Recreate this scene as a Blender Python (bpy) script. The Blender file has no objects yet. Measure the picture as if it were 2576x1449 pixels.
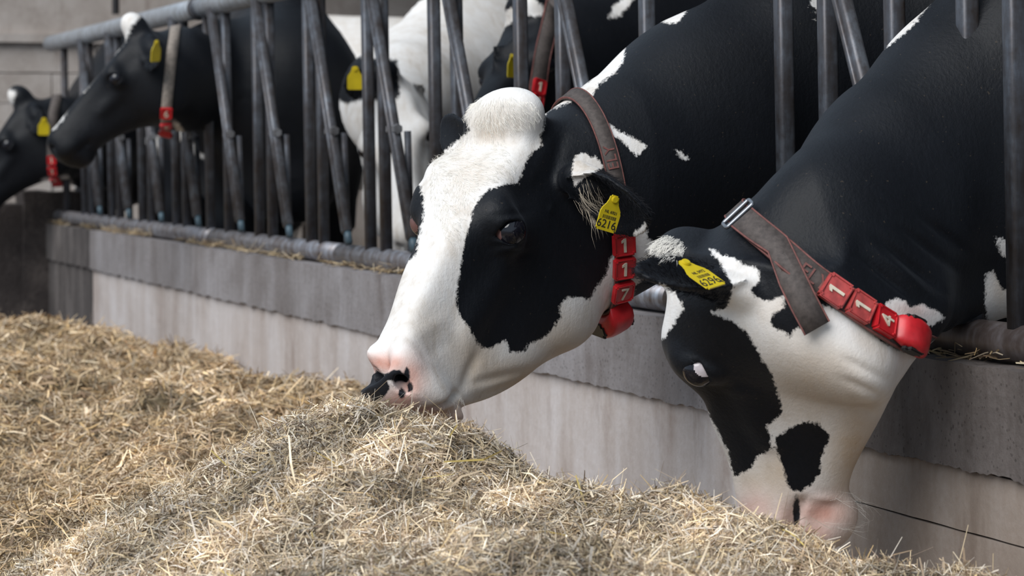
import bpy, bmesh, math, random
import numpy as np
from mathutils import Vector, Matrix

# ---------------------------------------------------------------- camera
FPX = 6500.0            # focal length in pixels of the 2576 x 1449 frame
HOR = 388.0             # row of the horizon
CAMZ = 0.80
scene = bpy.context.scene
cam_d = bpy.data.cameras.new('camera')
cam = bpy.data.objects.new('camera', cam_d)
scene.collection.objects.link(cam)
cam.location = (0, 0, CAMZ)
cam.rotation_euler = (math.pi/2, 0, 0)
cam_d.sensor_width = 36.0
cam_d.lens = 36.0*FPX/2576.0
cam_d.shift_y = -(724.5-HOR)/2576.0
cam_d.clip_end = 200
cam_d.dof.use_dof = True
cam_d.dof.focus_distance = 4.15
cam_d.dof.aperture_fstop = 8.0
scene.camera = cam

# ---------------------------------------------------------------- light
world = bpy.data.worlds.new('overcast_sky'); scene.world = world
world.use_nodes = True
wn = world.node_tree.nodes; wl = world.node_tree.links
wn['Background'].inputs['Color'].default_value = (0.67, 0.82, 1.0, 1)
wn['Background'].inputs['Strength'].default_value = 0.62
sun_d = bpy.data.lights.new('soft_sun', 'SUN'); sun_d.energy = 2.75; sun_d.angle = math.radians(45)
sun_d.color = (1.0, 0.985, 0.965)
sun = bpy.data.objects.new('soft_sun', sun_d); scene.collection.objects.link(sun)
sun.rotation_euler = (math.radians(38), math.radians(-32), 0)
vs = scene.view_settings
vs.view_transform = 'Standard'; vs.look = 'None'; vs.exposure = 0.22; vs.gamma = 1.0
vs.use_curve_mapping = False

# ---------------------------------------------------------------- frame helpers
def W(px, py, Y):
    """point of the place seen at pixel (px, py), Y metres in front of the camera"""
    return np.array([(px-1288.0)/FPX*Y, Y, CAMZ+(HOR-py)/FPX*Y])
def proj(P):
    P = np.asarray(P)
    return np.stack([1288.0+P[..., 0]/P[..., 1]*FPX, HOR-(P[..., 2]-CAMZ)/P[..., 1]*FPX], -1)
# the feed barrier runs along U; NF points to the feed alley, -NF into the barn
KB = 0.78*FPX/436.0*1177.0
U = np.array([-2315.0/FPX, 1.0, 0]); U /= np.linalg.norm(U)
NF = np.array([-U[1], U[0], 0.0])
def onbar(px):
    Y = KB/(px+1027.0)
    return np.array([(px-1288.0)/FPX*Y, Y, 0.0])
B0 = onbar(2450.0)
RAILZ = CAMZ-156.0*(KB/1177.0)/FPX
TOPZ = RAILZ+0.78
def B(s, t, z):
    """s metres along the barrier from the right post, t metres out to the feed side, height z"""
    p = B0+U*s+NF*t
    return np.array([p[0], p[1], z])
def sbar(px):
    return float(np.dot(onbar(px)-B0, U))

# ---------------------------------------------------------------- materials
def mat(name):
    m = bpy.data.materials.new(name); m.use_nodes = True
    nt = m.node_tree
    return m, nt, nt.nodes['Principled BSDF']
class NB:
    """small node-building helper"""
    def __init__(s, nt): s.nt = nt
    def n(s, t, **kw):
        x = s.nt.nodes.new(t)
        for k, v in kw.items(): setattr(x, k, v)
        return x
    def l(s, a, b): s.nt.links.new(a, b)
    def attr(s, name):
        x = s.n('ShaderNodeAttribute'); x.attribute_name = name
        return x
    def coord(s, kind='Object'):
        return s.n('ShaderNodeTexCoord').outputs[kind]
    def mapping(s, vec, scale=(1, 1, 1), rot=(0, 0, 0)):
        x = s.n('ShaderNodeMapping'); s.l(vec, x.inputs['Vector'])
        x.inputs['Scale'].default_value = scale; x.inputs['Rotation'].default_value = rot
        return x.outputs[0]
    def noise(s, vec, scale, detail=4, rough=0.55, dist=0):
        x = s.n('ShaderNodeTexNoise'); s.l(vec, x.inputs['Vector'])
        x.inputs['Scale'].default_value = scale; x.inputs['Detail'].default_value = detail
        x.inputs['Roughness'].default_value = rough; x.inputs['Distortion'].default_value = dist
        return x.outputs[0]
    def math(s, op, a, b=0.0, c=None, clamp=False):
        x = s.n('ShaderNodeMath'); x.operation = op; x.use_clamp = clamp
        for i, v in enumerate((a, b, c)):
            if v is None: continue
            if isinstance(v, (int, float)): x.inputs[i].default_value = v
            else: s.l(v, x.inputs[i])
        return x.outputs[0]
    def ramp(s, f, stops):
        x = s.n('ShaderNodeValToRGB'); s.l(f, x.inputs[0])
        e = x.color_ramp.elements
        while len(e) < len(stops): e.new(0.5)
        for i, (p, c) in enumerate(stops):
            e[i].position = p
            e[i].color = (c, c, c, 1) if isinstance(c, (int, float)) else (*c, 1)
        return x.outputs[0]
    def mix(s, f, a, b, mode='MIX'):
        x = s.n('ShaderNodeMix'); x.data_type = 'RGBA'; x.blend_type = mode
        for sock, v in ((x.inputs[0], f), (x.inputs[6], a), (x.inputs[7], b)):
            if isinstance(v, (int, float)): sock.default_value = v
            elif isinstance(v, tuple): sock.default_value = (*v, 1)
            else: s.l(v, sock)
        return x.outputs[2]
    def bump(s, h, strength, dist):
        x = s.n('ShaderNodeBump'); s.l(h, x.inputs['Height'])
        x.inputs['Strength'].default_value = strength; x.inputs['Distance'].default_value = dist
        return x.outputs[0]

# ---------------------------------------------------------------- object helpers
COL = scene.collection
def tag(o, label=None, cat=None, group=None, kind=None):
    if label: o['label'] = label
    if cat: o['category'] = cat
    if group: o['group'] = group
    if kind: o['kind'] = kind
    return o
def empty(name, loc=(0, 0, 0), rot=None):
    o = bpy.data.objects.new(name, None); COL.objects.link(o)
    o.location = Vector(loc); o.empty_display_size = 0.1
    if rot is not None: o.rotation_euler = rot
    return o
def mesh_np(name, V, F, smooth=True):
    """mesh from numpy vertices and an (n,3) or (n,4) face array"""
    V = np.ascontiguousarray(V, dtype=np.float32); F = np.ascontiguousarray(F, dtype=np.int32)
    me = bpy.data.meshes.new(name)
    me.vertices.add(len(V)); me.vertices.foreach_set('co', V.ravel())
    k = F.shape[1]
    me.loops.add(F.size); me.loops.foreach_set('vertex_index', F.ravel())
    me.polygons.add(len(F))
    me.polygons.foreach_set('loop_start', np.arange(0, F.size, k, dtype=np.int32))
    if smooth: me.polygons.foreach_set('use_smooth', np.ones(len(F), dtype=bool))
    me.update(calc_edges=True); me.validate()
    return me
def link(name, me, material=None, parent=None):
    o = bpy.data.objects.new(name, me); COL.objects.link(o)
    if material is not None and len(me.materials) == 0: me.materials.append(material)
    if parent is not None:
        o.parent = parent
        o.matrix_parent_inverse = Matrix.Translation(-Vector(parent.location)) if parent.rotation_euler[:] == (0, 0, 0) else parent.matrix_world.inverted()
    return o
def fattr(me, name, arr):
    a = me.attributes.new(name, 'FLOAT', 'POINT')
    a.data.foreach_set('value', np.ascontiguousarray(arr, dtype=np.float32))
def bm_mesh(name, bm, smooth=False):
    me = bpy.data.meshes.new(name); bm.to_mesh(me); bm.free()
    if smooth:
        for p in me.polygons: p.use_smooth = True
    return me
def frame3(d, up=(0, 0, 1)):
    d = np.asarray(d, float); d = d/np.linalg.norm(d)
    a = np.cross(d, up)
    if np.linalg.norm(a) < 1e-4: a = np.cross(d, (1, 0, 0))
    a /= np.linalg.norm(a)
    return d, a, np.cross(a, d)
def tube(path, rad, seg=16, cap=True):
    """round tube along a list of points; returns V, F(quads)"""
    path = np.asarray(path, float); n = len(path)
    rad = np.broadcast_to(np.asarray(rad, float), (n,))
    V = []
    up = np.array([0.13, 0.2, 1.0])
    for i in range(n):
        d = path[min(i+1, n-1)]-path[max(i-1, 0)]
        d, a, b = frame3(d, up)
        for k in range(seg):
            t = 2*math.pi*k/seg
            V.append(path[i]+rad[i]*(a*math.cos(t)+b*math.sin(t)))
    F = []
    for i in range(n-1):
        for k in range(seg):
            k2 = (k+1) % seg
            F.append((i*seg+k, i*seg+k2, (i+1)*seg+k2, (i+1)*seg+k))
    if cap:
        V.append(path[0]); V.append(path[-1]); c0 = n*seg
        for k in range(0, seg, 2):
            F.append((c0, (k+2) % seg, k+1, k))
            F.append((c0+1, (n-1)*seg+k, (n-1)*seg+k+1, (n-1)*seg+(k+2) % seg))
    return np.array(V), np.array(F)
def bar_bm(p0, p1, w, d, side, bev=0.006):
    """square tube with rounded edges from p0 to p1; side = direction of its width"""
    p0 = np.asarray(p0, float); p1 = np.asarray(p1, float)
    ax = p1-p0; L = np.linalg.norm(ax); ax /= L
    sd = np.asarray(side, float); sd = sd-ax*np.dot(sd, ax); sd /= np.linalg.norm(sd)
    th = np.cross(ax, sd)
    bm = bmesh.new()
    bmesh.ops.create_cube(bm, size=1.0)
    for v in bm.verts: v.co = Vector((v.co.x*w, v.co.y*d, v.co.z*L))
    if bev > 0:
        es = [e for e in bm.edges if abs((e.verts[0].co-e.verts[1].co).z) > L*0.5]
        bmesh.ops.bevel(bm, geom=es, offset=bev, segments=3, affect='EDGES', profile=0.5)
    M = Matrix(((sd[0], th[0], ax[0]), (sd[1], th[1], ax[1]), (sd[2], th[2], ax[2]))).to_4x4()
    M.translation = Vector((p0+p1)/2)
    bm.transform(M)
    return bm
def cyl_bm(p0, p1, r, seg=12, bev=0.0):
    p0 = np.asarray(p0, float); p1 = np.asarray(p1, float)
    ax = p1-p0; L = np.linalg.norm(ax)
    bm = bmesh.new()
    bmesh.ops.create_cone(bm, cap_ends=True, segments=seg, radius1=r, radius2=r, depth=L)
    if bev > 0:
        es = [e for e in bm.edges if abs((e.verts[0].co-e.verts[1].co).z) < 1e-6]
        bmesh.ops.bevel(bm, geom=es, offset=bev, segments=2, affect='EDGES')
    d, a, b = frame3(ax)
    M = Matrix(((a[0], b[0], d[0]), (a[1], b[1], d[1]), (a[2], b[2], d[2]))).to_4x4()
    M.translation = Vector((p0+p1)/2)
    bm.transform(M)
    return bm
# ---------------------------------------------------------------- implicit surfaces
def smin(a, b, k):
    h = np.clip(0.5+0.5*(b-a)/k, 0, 1)
    return b+(a-b)*h-k*h*(1-h)
def smax(a, b, k): return -smin(-a, -b, k)
def ell(P, c, r, R=None):
    Q = P-np.asarray(c, np.float32)
    if R is not None: Q = Q@np.asarray(R, np.float32)      # columns of R are the ellipsoid's axes
    r = np.asarray(r, np.float32)
    k0 = np.sqrt(((Q/r)**2).sum(-1)); k1 = np.sqrt(((Q/(r*r))**2).sum(-1))
    return k0*(k0-1.0)/np.maximum(k1, 1e-6)
def cone(P, a, b, ra, rb, flat=None):
    """tapered capsule; flat=(axis, factor) squeezes it along an axis"""
    a = np.asarray(a, np.float32); b = np.asarray(b, np.float32)
    Q = P-a; ab = b-a
    t = np.clip((Q@ab)/np.dot(ab, ab), 0, 1)
    D = Q-t[:, None]*ab
    if flat is not None:
        ax = np.asarray(flat[0], np.float32); ax = ax/np.linalg.norm(ax)
        D = D+(D@ax)[:, None]*ax*(flat[1]-1.0)
    return np.sqrt((D*D).sum(-1))-(ra+(rb-ra)*t)
def chain(P, pts, k=0.03, flat=None):
    d = None
    for (a, ra), (b, rb) in zip(pts[:-1], pts[1:]):
        c = cone(P, a, b, ra, rb, flat)
        d = c if d is None else smin(d, c, k)
    return d
def axes_of(y, x):
    """orthonormal axes from a main direction y and a rough sideways direction x"""
    y = np.asarray(y, float); y = y/np.linalg.norm(y)
    x = np.asarray(x, float); x = x-y*np.dot(x, y); x /= np.linalg.norm(x)
    return np.stack([x, y, np.cross(x, y)], 1)
def grade(lo, f0, f1, hi, fine, coarse):
    """grid line positions: fine between f0 and f1, growing to coarse outside"""
    mid = np.arange(f0, f1+fine, fine)
    def tail(start, end, sgn):
        out = []; p = start; h = fine
        while (end-p)*sgn > 0:
            h = min(h*1.18, coarse); p = p+sgn*h; out.append(p)
        return out
    return np.array(tail(f0, lo, -1)[::-1]+list(mid)+tail(mid[-1], hi, 1), np.float32)
def surface_nets(f, xs, ys, zs, st=4, band=1.6):
    nx, ny, nz = len(xs), len(ys), len(zs)
    def ev(ix, iy, iz):
        out = np.empty(len(ix), np.float32)
        for s in range(0, len(ix), 400000):
            e = slice(s, s+400000)
            out[e] = f(np.stack([xs[ix[e]], ys[iy[e]], zs[iz[e]]], -1).astype(np.float32))
        return out
    cx = np.minimum(np.arange(0, nx+st, st)+st//2, nx-1)[:-1]; cy = np.minimum(np.arange(0, ny+st, st)+st//2, ny-1)[:-1]; cz = np.minimum(np.arange(0, nz+st, st)+st//2, nz-1)[:-1]
    g = np.meshgrid(cx, cy, cz, indexing='ij')
    C = ev(*[a.ravel() for a in g]).reshape(g[0].shape)
    def span(c, p, n):
        lo = np.clip(c-st//2-1, 0, n-1); hi = np.clip(c+st//2+1, 0, n-1)
        return p[hi]-p[lo]
    dg = np.sqrt(span(cx, xs, nx)[:, None, None]**2+span(cy, ys, ny)[None, :, None]**2+span(cz, zs, nz)[None, None, :]**2)
    near = np.abs(C) < dg*0.5*band+0.012
    V = np.repeat(np.repeat(np.repeat(C, st, 0), st, 1), st, 2)[:nx, :ny, :nz].copy()
    M = np.repeat(np.repeat(np.repeat(near, st, 0), st, 1), st, 2)[:nx, :ny, :nz]
    ix, iy, iz = np.nonzero(M)
    V[ix, iy, iz] = ev(ix, iy, iz)
    S = V < 0
    cnt = np.zeros((nx-1, ny-1, nz-1), np.uint8)
    for a in (0, 1):
        for b in (0, 1):
            for c in (0, 1):
                cnt += S[a:nx-1+a, b:ny-1+b, c:nz-1+c]
    ci, cj, ck = np.nonzero((cnt > 0) & (cnt < 8))
    idx = -np.ones(cnt.shape, np.int32); idx[ci, cj, ck] = np.arange(len(ci))
    acc = np.zeros((len(ci), 3), np.float32); num = np.zeros(len(ci), np.float32)
    cor = [(a, b, c) for a in (0, 1) for b in (0, 1) for c in (0, 1)]
    for p in cor:
        for ax in range(3):
            if p[ax]: continue
            q = list(p); q[ax] = 1
            va = V[ci+p[0], cj+p[1], ck+p[2]]; vb = V[ci+q[0], cj+q[1], ck+q[2]]
            m = (va < 0) != (vb < 0)
            t = np.where(m, va/np.where(m, va-vb, 1), 0)
            for d in range(3):
                acc[:, d] += np.where(m, p[d]+(t if d == ax else 0), 0)
            num += m
    acc /= num[:, None]
    X = np.stack([np.interp(ci+acc[:, 0], np.arange(nx), xs), np.interp(cj+acc[:, 1], np.arange(ny), ys), np.interp(ck+acc[:, 2], np.arange(nz), zs)], -1)
    F = []
    def quad(A, B_, C_, D, flip):
        q = np.stack([A, B_, C_, D], -1)
        q[flip] = q[flip][:, ::-1]
        F.append(q)
    i, j, k = np.nonzero(S[:-1, 1:-1, 1:-1] != S[1:, 1:-1, 1:-1]); j = j+1; k = k+1
    quad(idx[i, j-1, k-1], idx[i, j, k-1], idx[i, j, k], idx[i, j-1, k], ~S[i, j, k])
    i, j, k = np.nonzero(S[1:-1, :-1, 1:-1] != S[1:-1, 1:, 1:-1]); i = i+1; k = k+1
    quad(idx[i-1, j, k-1], idx[i-1, j, k], idx[i, j, k], idx[i, j, k-1], ~S[i, j, k])
    i, j, k = np.nonzero(S[1:-1, 1:-1, :-1] != S[1:-1, 1:-1, 1:]); i = i+1; j = j+1
    quad(idx[i-1, j-1, k], idx[i, j-1, k], idx[i, j, k], idx[i-1, j, k], ~S[i, j, k])
    F = np.concatenate(F); F = F[(F >= 0).all(1)]
    return X, F
def largest_part(X, F):
    """drop stray specks: keep the biggest connected piece"""
    lab = np.arange(len(X))
    for _ in range(400):
        m = lab[F].min(1); old = lab.copy()
        for c in range(4): np.minimum.at(lab, F[:, c], m)
        lab = lab[lab]
        if (lab == old).all(): break
    u, n = np.unique(lab, return_counts=True)
    keep = lab == u[n.argmax()]
    new = np.cumsum(keep)-1
    return X[keep], new[F[keep[F[:, 0]]]]
def smooth_mesh(X, F, it=2, lam=0.5):
    n = len(X)
    for _ in range(it):
        s = np.zeros((n, 3)); c = np.zeros(n)
        for a in range(4):
            b = F[:, (a+1) % 4]; p = F[:, a]
            for d in range(3):
                s[:, d] += np.bincount(p, X[b, d], n)+np.bincount(b, X[p, d], n)
            c += np.bincount(p, minlength=n)+np.bincount(b, minlength=n)
        X = X+lam*(s/np.maximum(c, 1)[:, None]-X)
    return X
def cubic(xs, ys, x):
    """monotone-ish cubic (Catmull-Rom on uneven knots); ys may be 2-D (knots, columns)"""
    xs = np.asarray(xs, float); ys = np.asarray(ys, float)
    sl = np.gradient(ys, xs, axis=0)
    x = np.clip(x, xs[0], xs[-1])
    i = np.clip(np.searchsorted(xs, x)-1, 0, len(xs)-2)
    h = xs[i+1]-xs[i]; t = (x-xs[i])/h
    sh = (slice(None),)+(None,)*(ys.ndim-1)
    t = t[sh]; h = h[sh]
    return (2*t**3-3*t**2+1)*ys[i]+(t**3-2*t**2+t)*h*sl[i]+(-2*t**3+3*t**2)*ys[i+1]+(t**3-t**2)*h*sl[i+1]

# ---------------------------------------------------------------- the cow's head
# Head frame: x to the side, y from poll to muzzle, z out of the forehead (dorsal).
# One row per cross-section: y, then (half width, z) from the dorsal midline round to the ventral one.
HEAD_ST = [
 (-0.030, (0, .004), (.040, -.002), (.062, -.060), (.066, -.120), (.052, -.180), (0, -.215)),
 (0.030, (0, .012), (.055, .004), (.082, -.055), (.082, -.130), (.064, -.205), (0, -.245)),
 (0.090, (0, .010), (.070, .000), (.098, -.050), (.092, -.130), (.068, -.228), (0, -.262)),
 (0.140, (0, .005), (.076, -.003), (.106, -.046), (.092, -.128), (.064, -.218), (0, -.250)),
 (0.190, (0, .000), (.074, -.006), (.106, -.046), (.085, -.118), (.056, -.200), (0, -.228)),
 (0.240, (0, -.004), (.060, -.012), (.086, -.056), (.074, -.112), (.048, -.180), (0, -.204)),
 (0.290, (0, -.006), (.046, -.014), (.068, -.062), (.065, -.108), (.043, -.163), (0, -.185)),
 (0.350, (0, -.009), (.038, -.017), (.059, -.064), (.060, -.104), (.042, -.148), (0, -.168)),
 (0.410, (0, -.014), (.038, -.022), (.060, -.068), (.062, -.106), (.043, -.140), (0, -.158)),
 (0.460, (0, -.020), (.044, -.028), (.068, -.072), (.066, -.110), (.042, -.140), (0, -.158)),
 (0.505, (0, -.026), (.050, -.036), (.073, -.076), (.064, -.114), (.038, -.142), (0, -.158)),
 (0.540, (0, -.038), (.048, -.047), (.066, -.080), (.055, -.112), (.030, -.134), (0, -.146)),
 (0.558, (0, -.054), (.036, -.060), (.050, -.084), (.040, -.106), (.022, -.120), (0, -.126)),
 (0.566, (0, -.076), (.014, -.078), (.020, -.088), (.016, -.098), (.010, -.102), (0, -.104)),
]
def head_table():
    ys = np.array([s[0] for s in HEAD_ST])
    TH = np.linspace(0, math.pi, 49)
    zc = []; RT = []
    for s in HEAD_ST:
        pts = np.array(s[1:])
        c = 0.5*(pts[0, 1]+pts[-1, 1])
        # closed smooth outline through the points and their mirror images
        loop = np.concatenate([pts[::-1][:-1]*[-1, 1], pts, (pts[::-1][1:])*[-1, 1]])
        d = np.concatenate([[0], np.cumsum(np.sqrt(((loop[1:]-loop[:-1])**2).sum(1))**0.7)])
        tt = np.linspace(d[len(pts)-1], d[2*len(pts)-2], 300)
        o = cubic(d, loop, tt)
        th = np.arctan2(np.abs(o[:, 0]), o[:, 1]-c); r = np.hypot(o[:, 0], o[:, 1]-c)
        k = np.argsort(th)
        zc.append(c); RT.append(np.interp(TH, th[k], r[k]))
    YY = np.linspace(ys[0], ys[-1], 241)
    return YY, cubic(ys, np.array(zc), YY), np.maximum(cubic(ys, np.array(RT), YY), 0.002).astype(np.float32)
HY, HZC, HR = head_table()
EYE = np.array([.0955, .192, -.050])
def nrm3(v):
    v = np.asarray(v, float); return v/np.linalg.norm(v)
def head_sdf(P, gaze=(.80, .52, .20)):
    """P in the head frame; both halves of the head are alike"""
    Q = P.copy(); Q[:, 0] = np.abs(Q[:, 0])
    x, y, z = Q[:, 0], Q[:, 1], Q[:, 2]
    fy = np.clip((y-HY[0])/(HY[-1]-HY[0])*(len(HY)-1), 0, len(HY)-1.001)
    i = fy.astype(int); a = fy-i
    zc = HZC[i]*(1-a)+HZC[i+1]*a
    th = np.arctan2(x, z-zc)/math.pi*48.0
    j = np.clip(th.astype(int), 0, 47); b = th-j
    R = (HR[i, j]*(1-a)+HR[i+1, j]*a)*(1-b)+(HR[i, j+1]*(1-a)+HR[i+1, j+1]*a)*b
    d = (np.hypot(x, z-zc)-R)*0.9
    out = np.maximum(y-HY[-1], HY[0]-y)
    d = np.where(out > 0, np.hypot(np.maximum(d, 0), out), d).astype(np.float32)
    # brow over the eye, cheek muscle, facial ridge, chin, lips
    d = smin(d, ell(Q, (.090, .180, -.032), (.026, .042, .024)), .022)
    d = smin(d, ell(Q, (.056, .105, -.165), (.034, .085, .075)), .05)
    d = smin(d, cone(Q, (.080, .235, -.078), (.056, .330, -.088), .012, .008), .022)
    d = smin(d, ell(Q, (.028, .505, -.050), (.030, .040, .022)), .02)
    d = smin(d, ell(Q, (.0, .490, -.150), (.042, .040, .020)), .02)
    d = smin(d, ell(Q, (.046, .500, -.100), (.030, .045, .026)), .02)
    # dent of the temple and the hollow in front of the eye
    d = smax(d, -ell(Q, (.118, .110, -.035), (.020, .045, .024)), .03)
    d = smax(d, -ell(Q, (.105, .262, -.055), (.020, .040, .030)), .03)
    # mouth line
    zm = -.118-.10*np.clip(.50-y, 0, .08)
    g = np.exp(-((z-zm)/.006)**2)*np.clip((y-.415)/.02, 0, 1)*np.clip((x-.012)/.02, 0.25, 1)
    d = d+.011*g
    # eyelids round the eyeball, cut open to an almond
    E = Q-EYE.astype(np.float32)
    lid = np.sqrt((E*E).sum(-1))-.0308
    d = smin(d, lid, .010)
    g = nrm3(gaze); el = np.array([0, math.cos(.38), math.sin(.38)]); el = nrm3(el-g*np.dot(el, g)); eh = np.cross(g, el)
    ex = E@g.astype(np.float32); ey = E@el.astype(np.float32); ez = E@eh.astype(np.float32)
    al = np.abs(ez)+(ey/.0268)**2*.0132-.0132
    hole = np.maximum(al*.9, .006-ex)
    d = smax(d, -np.maximum(hole, np.sqrt((E*E).sum(-1))-.040), .004)
    # nostril
    N = np.array(axes_of((.55, .45, .62), (.3, 1, 0)))
    d = smax(d, -ell(Q, (.046, .552, -.066), (.009, .019, .011), N), .008)
    d = smax(d, -cone(Q, (.044, .545, -.062), (.026, .520, -.066), .010, .008), .006)
    return d
def ear_sdf(P, base, tip, open_dir, wid=.058, cup=.030):
    """leaf-shaped hollow ear from base to tip, its hollow facing open_dir"""
    base = np.asarray(base, float); tip = np.asarray(tip, float)
    ax = tip-base; L = np.linalg.norm(ax)
    A = axes_of(ax, np.cross(ax, open_dir))            # x: across, y: along, z: +-open
    if np.dot(A[:, 2], open_dir) < 0: A[:, 2] *= -1; A[:, 0] *= -1
    Q = (P-base.astype(np.float32))@A.astype(np.float32)
    t = Q[:, 1]/L
    tc = np.clip(t, 0, 1)
    w = wid*np.interp(tc, [0, .12, .35, .55, .8, .93, 1], [.34, .55, .93, 1.0, .80, .48, .14])
    c = cup*np.interp(tc, [0, .3, .7, 1], [1.3, 1.0, .55, .15])
    u = Q[:, 0]/np.maximum(w, .004)
    mid = c*(u*u-.45)                                   # parabolic hollow
    th = np.interp(tc, [0, .2, 1], [.013, .0075, .0055])
    dz = np.abs(Q[:, 2]-mid)-th*np.sqrt(np.clip(1.25-u*u, .2, 2))
    dx = np.abs(Q[:, 0])-w
    dy = np.maximum(-Q[:, 1], Q[:, 1]-L)
    d = smax(dz*.75, np.maximum(dx, dy), .008)
    root = cone(P, base-ax*.08, base+ax*.20, .028, .020)
    return smin(d, root, .02)
# ---------------------------------------------------------------- cows
Q_ = -NF                        # into the barn
def poly_sd(P, poly):
    """signed distance (positive inside) of 2-D points to a polygon"""
    poly = np.asarray(poly, np.float32); P = np.asarray(P, np.float32)
    d = np.full(len(P), 1e18, np.float32); ins = np.zeros(len(P), bool)
    n = len(poly)
    for i in range(n):
        a = poly[i]; b = poly[(i+1) % n]; e = b-a; w = P-a
        t = np.clip((w@e)/max(float(e@e), 1e-9), 0, 1)
        q = w-t[:, None]*e
        d = np.minimum(d, (q*q).sum(1))
        c1 = (a[1] <= P[:, 1]) & (b[1] > P[:, 1]); c2 = (b[1] <= P[:, 1]) & (a[1] > P[:, 1])
        cr = e[0]*w[:, 1]-e[1]*w[:, 0]
        ins ^= (c1 & (cr > 0)) | (c2 & (cr < 0))
    return np.where(ins, np.sqrt(d), -np.sqrt(d))
def spots(P2, white, black):
    """coat: > 0 white, < 0 black"""
    s = np.full(len(P2), -200.0, np.float32)
    for p in white: s = np.maximum(s, poly_sd(P2, p))
    for p in black: s = np.minimum(s, -poly_sd(P2, p))
    return np.clip(s, -200, 200)
def blobs(P2, lst):
    """soft spots (x, y, rx, ry, strength)"""
    v = np.zeros(len(P2), np.float32)
    for x, y, rx, ry, k in lst:
        v = np.maximum(v, k*np.exp(-(((P2[:, 0]-x)/rx)**2+((P2[:, 1]-y)/ry)**2)))
    return v
class Cow:
    pass
def make_cow(name, org, A, sc, xs, zs, ears, neck, warp=(), extra=None, body=None, fine=.0035, coarse=.03,
             box=None, sig=.11, flat=1.45, bumps=(), poll=True, nudge=(), gaze=(.80, .52, .20)):
    c = Cow(); c.name = name
    A = np.asarray(A, float); org = np.asarray(org, float)
    S = np.array([sc*xs, sc, sc*zs])
    c.to_world = lambda h: org+(np.asarray(h, float)*S)@A.T
    c.A = A; c.S = S
    # landmarks (head-frame point, pixel it is seen at) -> smooth displacement field
    if len(warp):
        src = np.array([c.to_world(h) for h, p in warp])
        tgt = np.array([[(p[0]-1288)/FPX*s[1], s[1], CAMZ+(HOR-p[1])/FPX*s[1]] for (h, p), s in zip(warp, src)])
        D2 = ((src[:, None]-src[None])**2).sum(-1)
        Wt = np.linalg.solve(np.exp(-D2/(2*sig*sig))+.02*np.eye(len(src)), tgt-src)
        def disp(P):
            P = np.asarray(P, float).reshape(-1, 3); out = np.zeros_like(P)
            for i in range(len(src)):
                out += np.exp(-((P-src[i])**2).sum(-1)/(2*sig*sig))[:, None]*Wt[i]
            return out
    else:
        def disp(P): return np.zeros_like(np.asarray(P, float).reshape(-1, 3))
    c.warp = lambda P: np.asarray(P, float).reshape(-1, 3)+disp(P)
    def unwarp(p):
        p = np.asarray(p, float).reshape(-1, 3); q = p.copy()
        for _ in range(12): q = q+.7*(p-(q+disp(q)))
        return q[0] if len(q) == 1 else q
    c.unwarp = unwarp
    Ai = (A/S).astype(np.float32); o32 = org.astype(np.float32); smn = float(S.min())
    neck_u = [(unwarp(p), r) for p, r in neck]
    ears_u = [(unwarp(b), unwarp(t), o, kw) for b, t, o, kw in ears]
    cn = np.mean([p for p, r in neck_u], 0)
    def sdf(P, noear=False):
        P = np.asarray(P, np.float32)
        d = chain(P, neck_u, .05, (U, flat))
        if body is not None: d = smin(d, body(P), .10)
        H = (P-o32)@Ai
        near = (H[:, 1] > -.35) & (H[:, 1] < .75) & (np.abs(H[:, 0]) < .45) & (np.abs(H[:, 2]) < .55)
        if near.any():
            h = head_sdf(H[near], gaze)*smn
            if poll: h = smin(h, ell(H[near], (0, -.002, .028), (.066, .048, .044))*smn, .030)
            d[near] = smin(d[near], h, .055)
        if noear: return d
        for b, t, o, kw in ears_u:
            m = ((P-((b+t)/2).astype(np.float32))**2).sum(-1) < (np.linalg.norm(t-b)*.8+.1)**2
            if m.any(): d[m] = smin(d[m], ear_sdf(P[m], b, t, o, **kw), .018)
        if extra is not None: d = extra(P, d)
        return d
    c.sdf = sdf
    lo, hi, flo, fhi = box
    ax = [grade(lo[i], flo[i], fhi[i], hi[i], fine, coarse) for i in range(3)]
    X, F = surface_nets(sdf, *ax)
    X, F = largest_part(X, F)
    X = smooth_mesh(X, F, 2, .45)
    c.isear = sdf(X, True) > .007 if ears else np.zeros(len(X), bool)
    X = c.warp(X)
    c.P2 = proj(X)
    def shift(P):
        # gentle pushes of the skin: where it is, how far it moves (pixels), how wide the push spreads
        P = np.asarray(P, float).reshape(-1, 3); out = P.copy(); p2 = proj(P)
        for x, y, dx, dy, sg in nudge:
            k = np.exp(-((p2[:, 0]-x)**2+(p2[:, 1]-y)**2)/(2*sg*sg))*P[:, 1]/FPX
            out[:, 0] += k*dx; out[:, 2] -= k*dy
        return out
    if len(nudge):
        X = shift(X); c.P2 = proj(X)
        w0 = c.warp; c.warp = lambda P: shift(w0(P))
    # folds and dents: (x, y, x2, y2, half width px, depth m) lines drawn on the near side
    if len(bumps):
        me0 = mesh_np('tmp', X, F); nr = np.empty(len(X)*3, np.float32)
        me0.vertex_normals.foreach_get('vector', nr); nr = nr.reshape(-1, 3)
        bpy.data.meshes.remove(me0)
        view = np.array([0, 0, CAMZ])-X; view /= np.linalg.norm(view, axis=1)[:, None]
        face = np.clip((nr*view).sum(1)*3, 0, 1)
        dd = np.zeros(len(X))
        for x1, y1, x2, y2, w, dep in bumps:
            a = np.array([x1, y1]); e = np.array([x2-x1, y2-y1]); q = c.P2-a
            t = np.clip((q@e)/(e@e), 0, 1); r = np.sqrt(((q-t[:, None]*e)**2).sum(1))
            dd += dep*np.exp(-(r/w)**2)*np.sin(np.pi*np.clip(t*.9+.05, 0, 1))
        X = X+nr*(dd*face)[:, None]
        c.P2 = proj(X)
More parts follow.
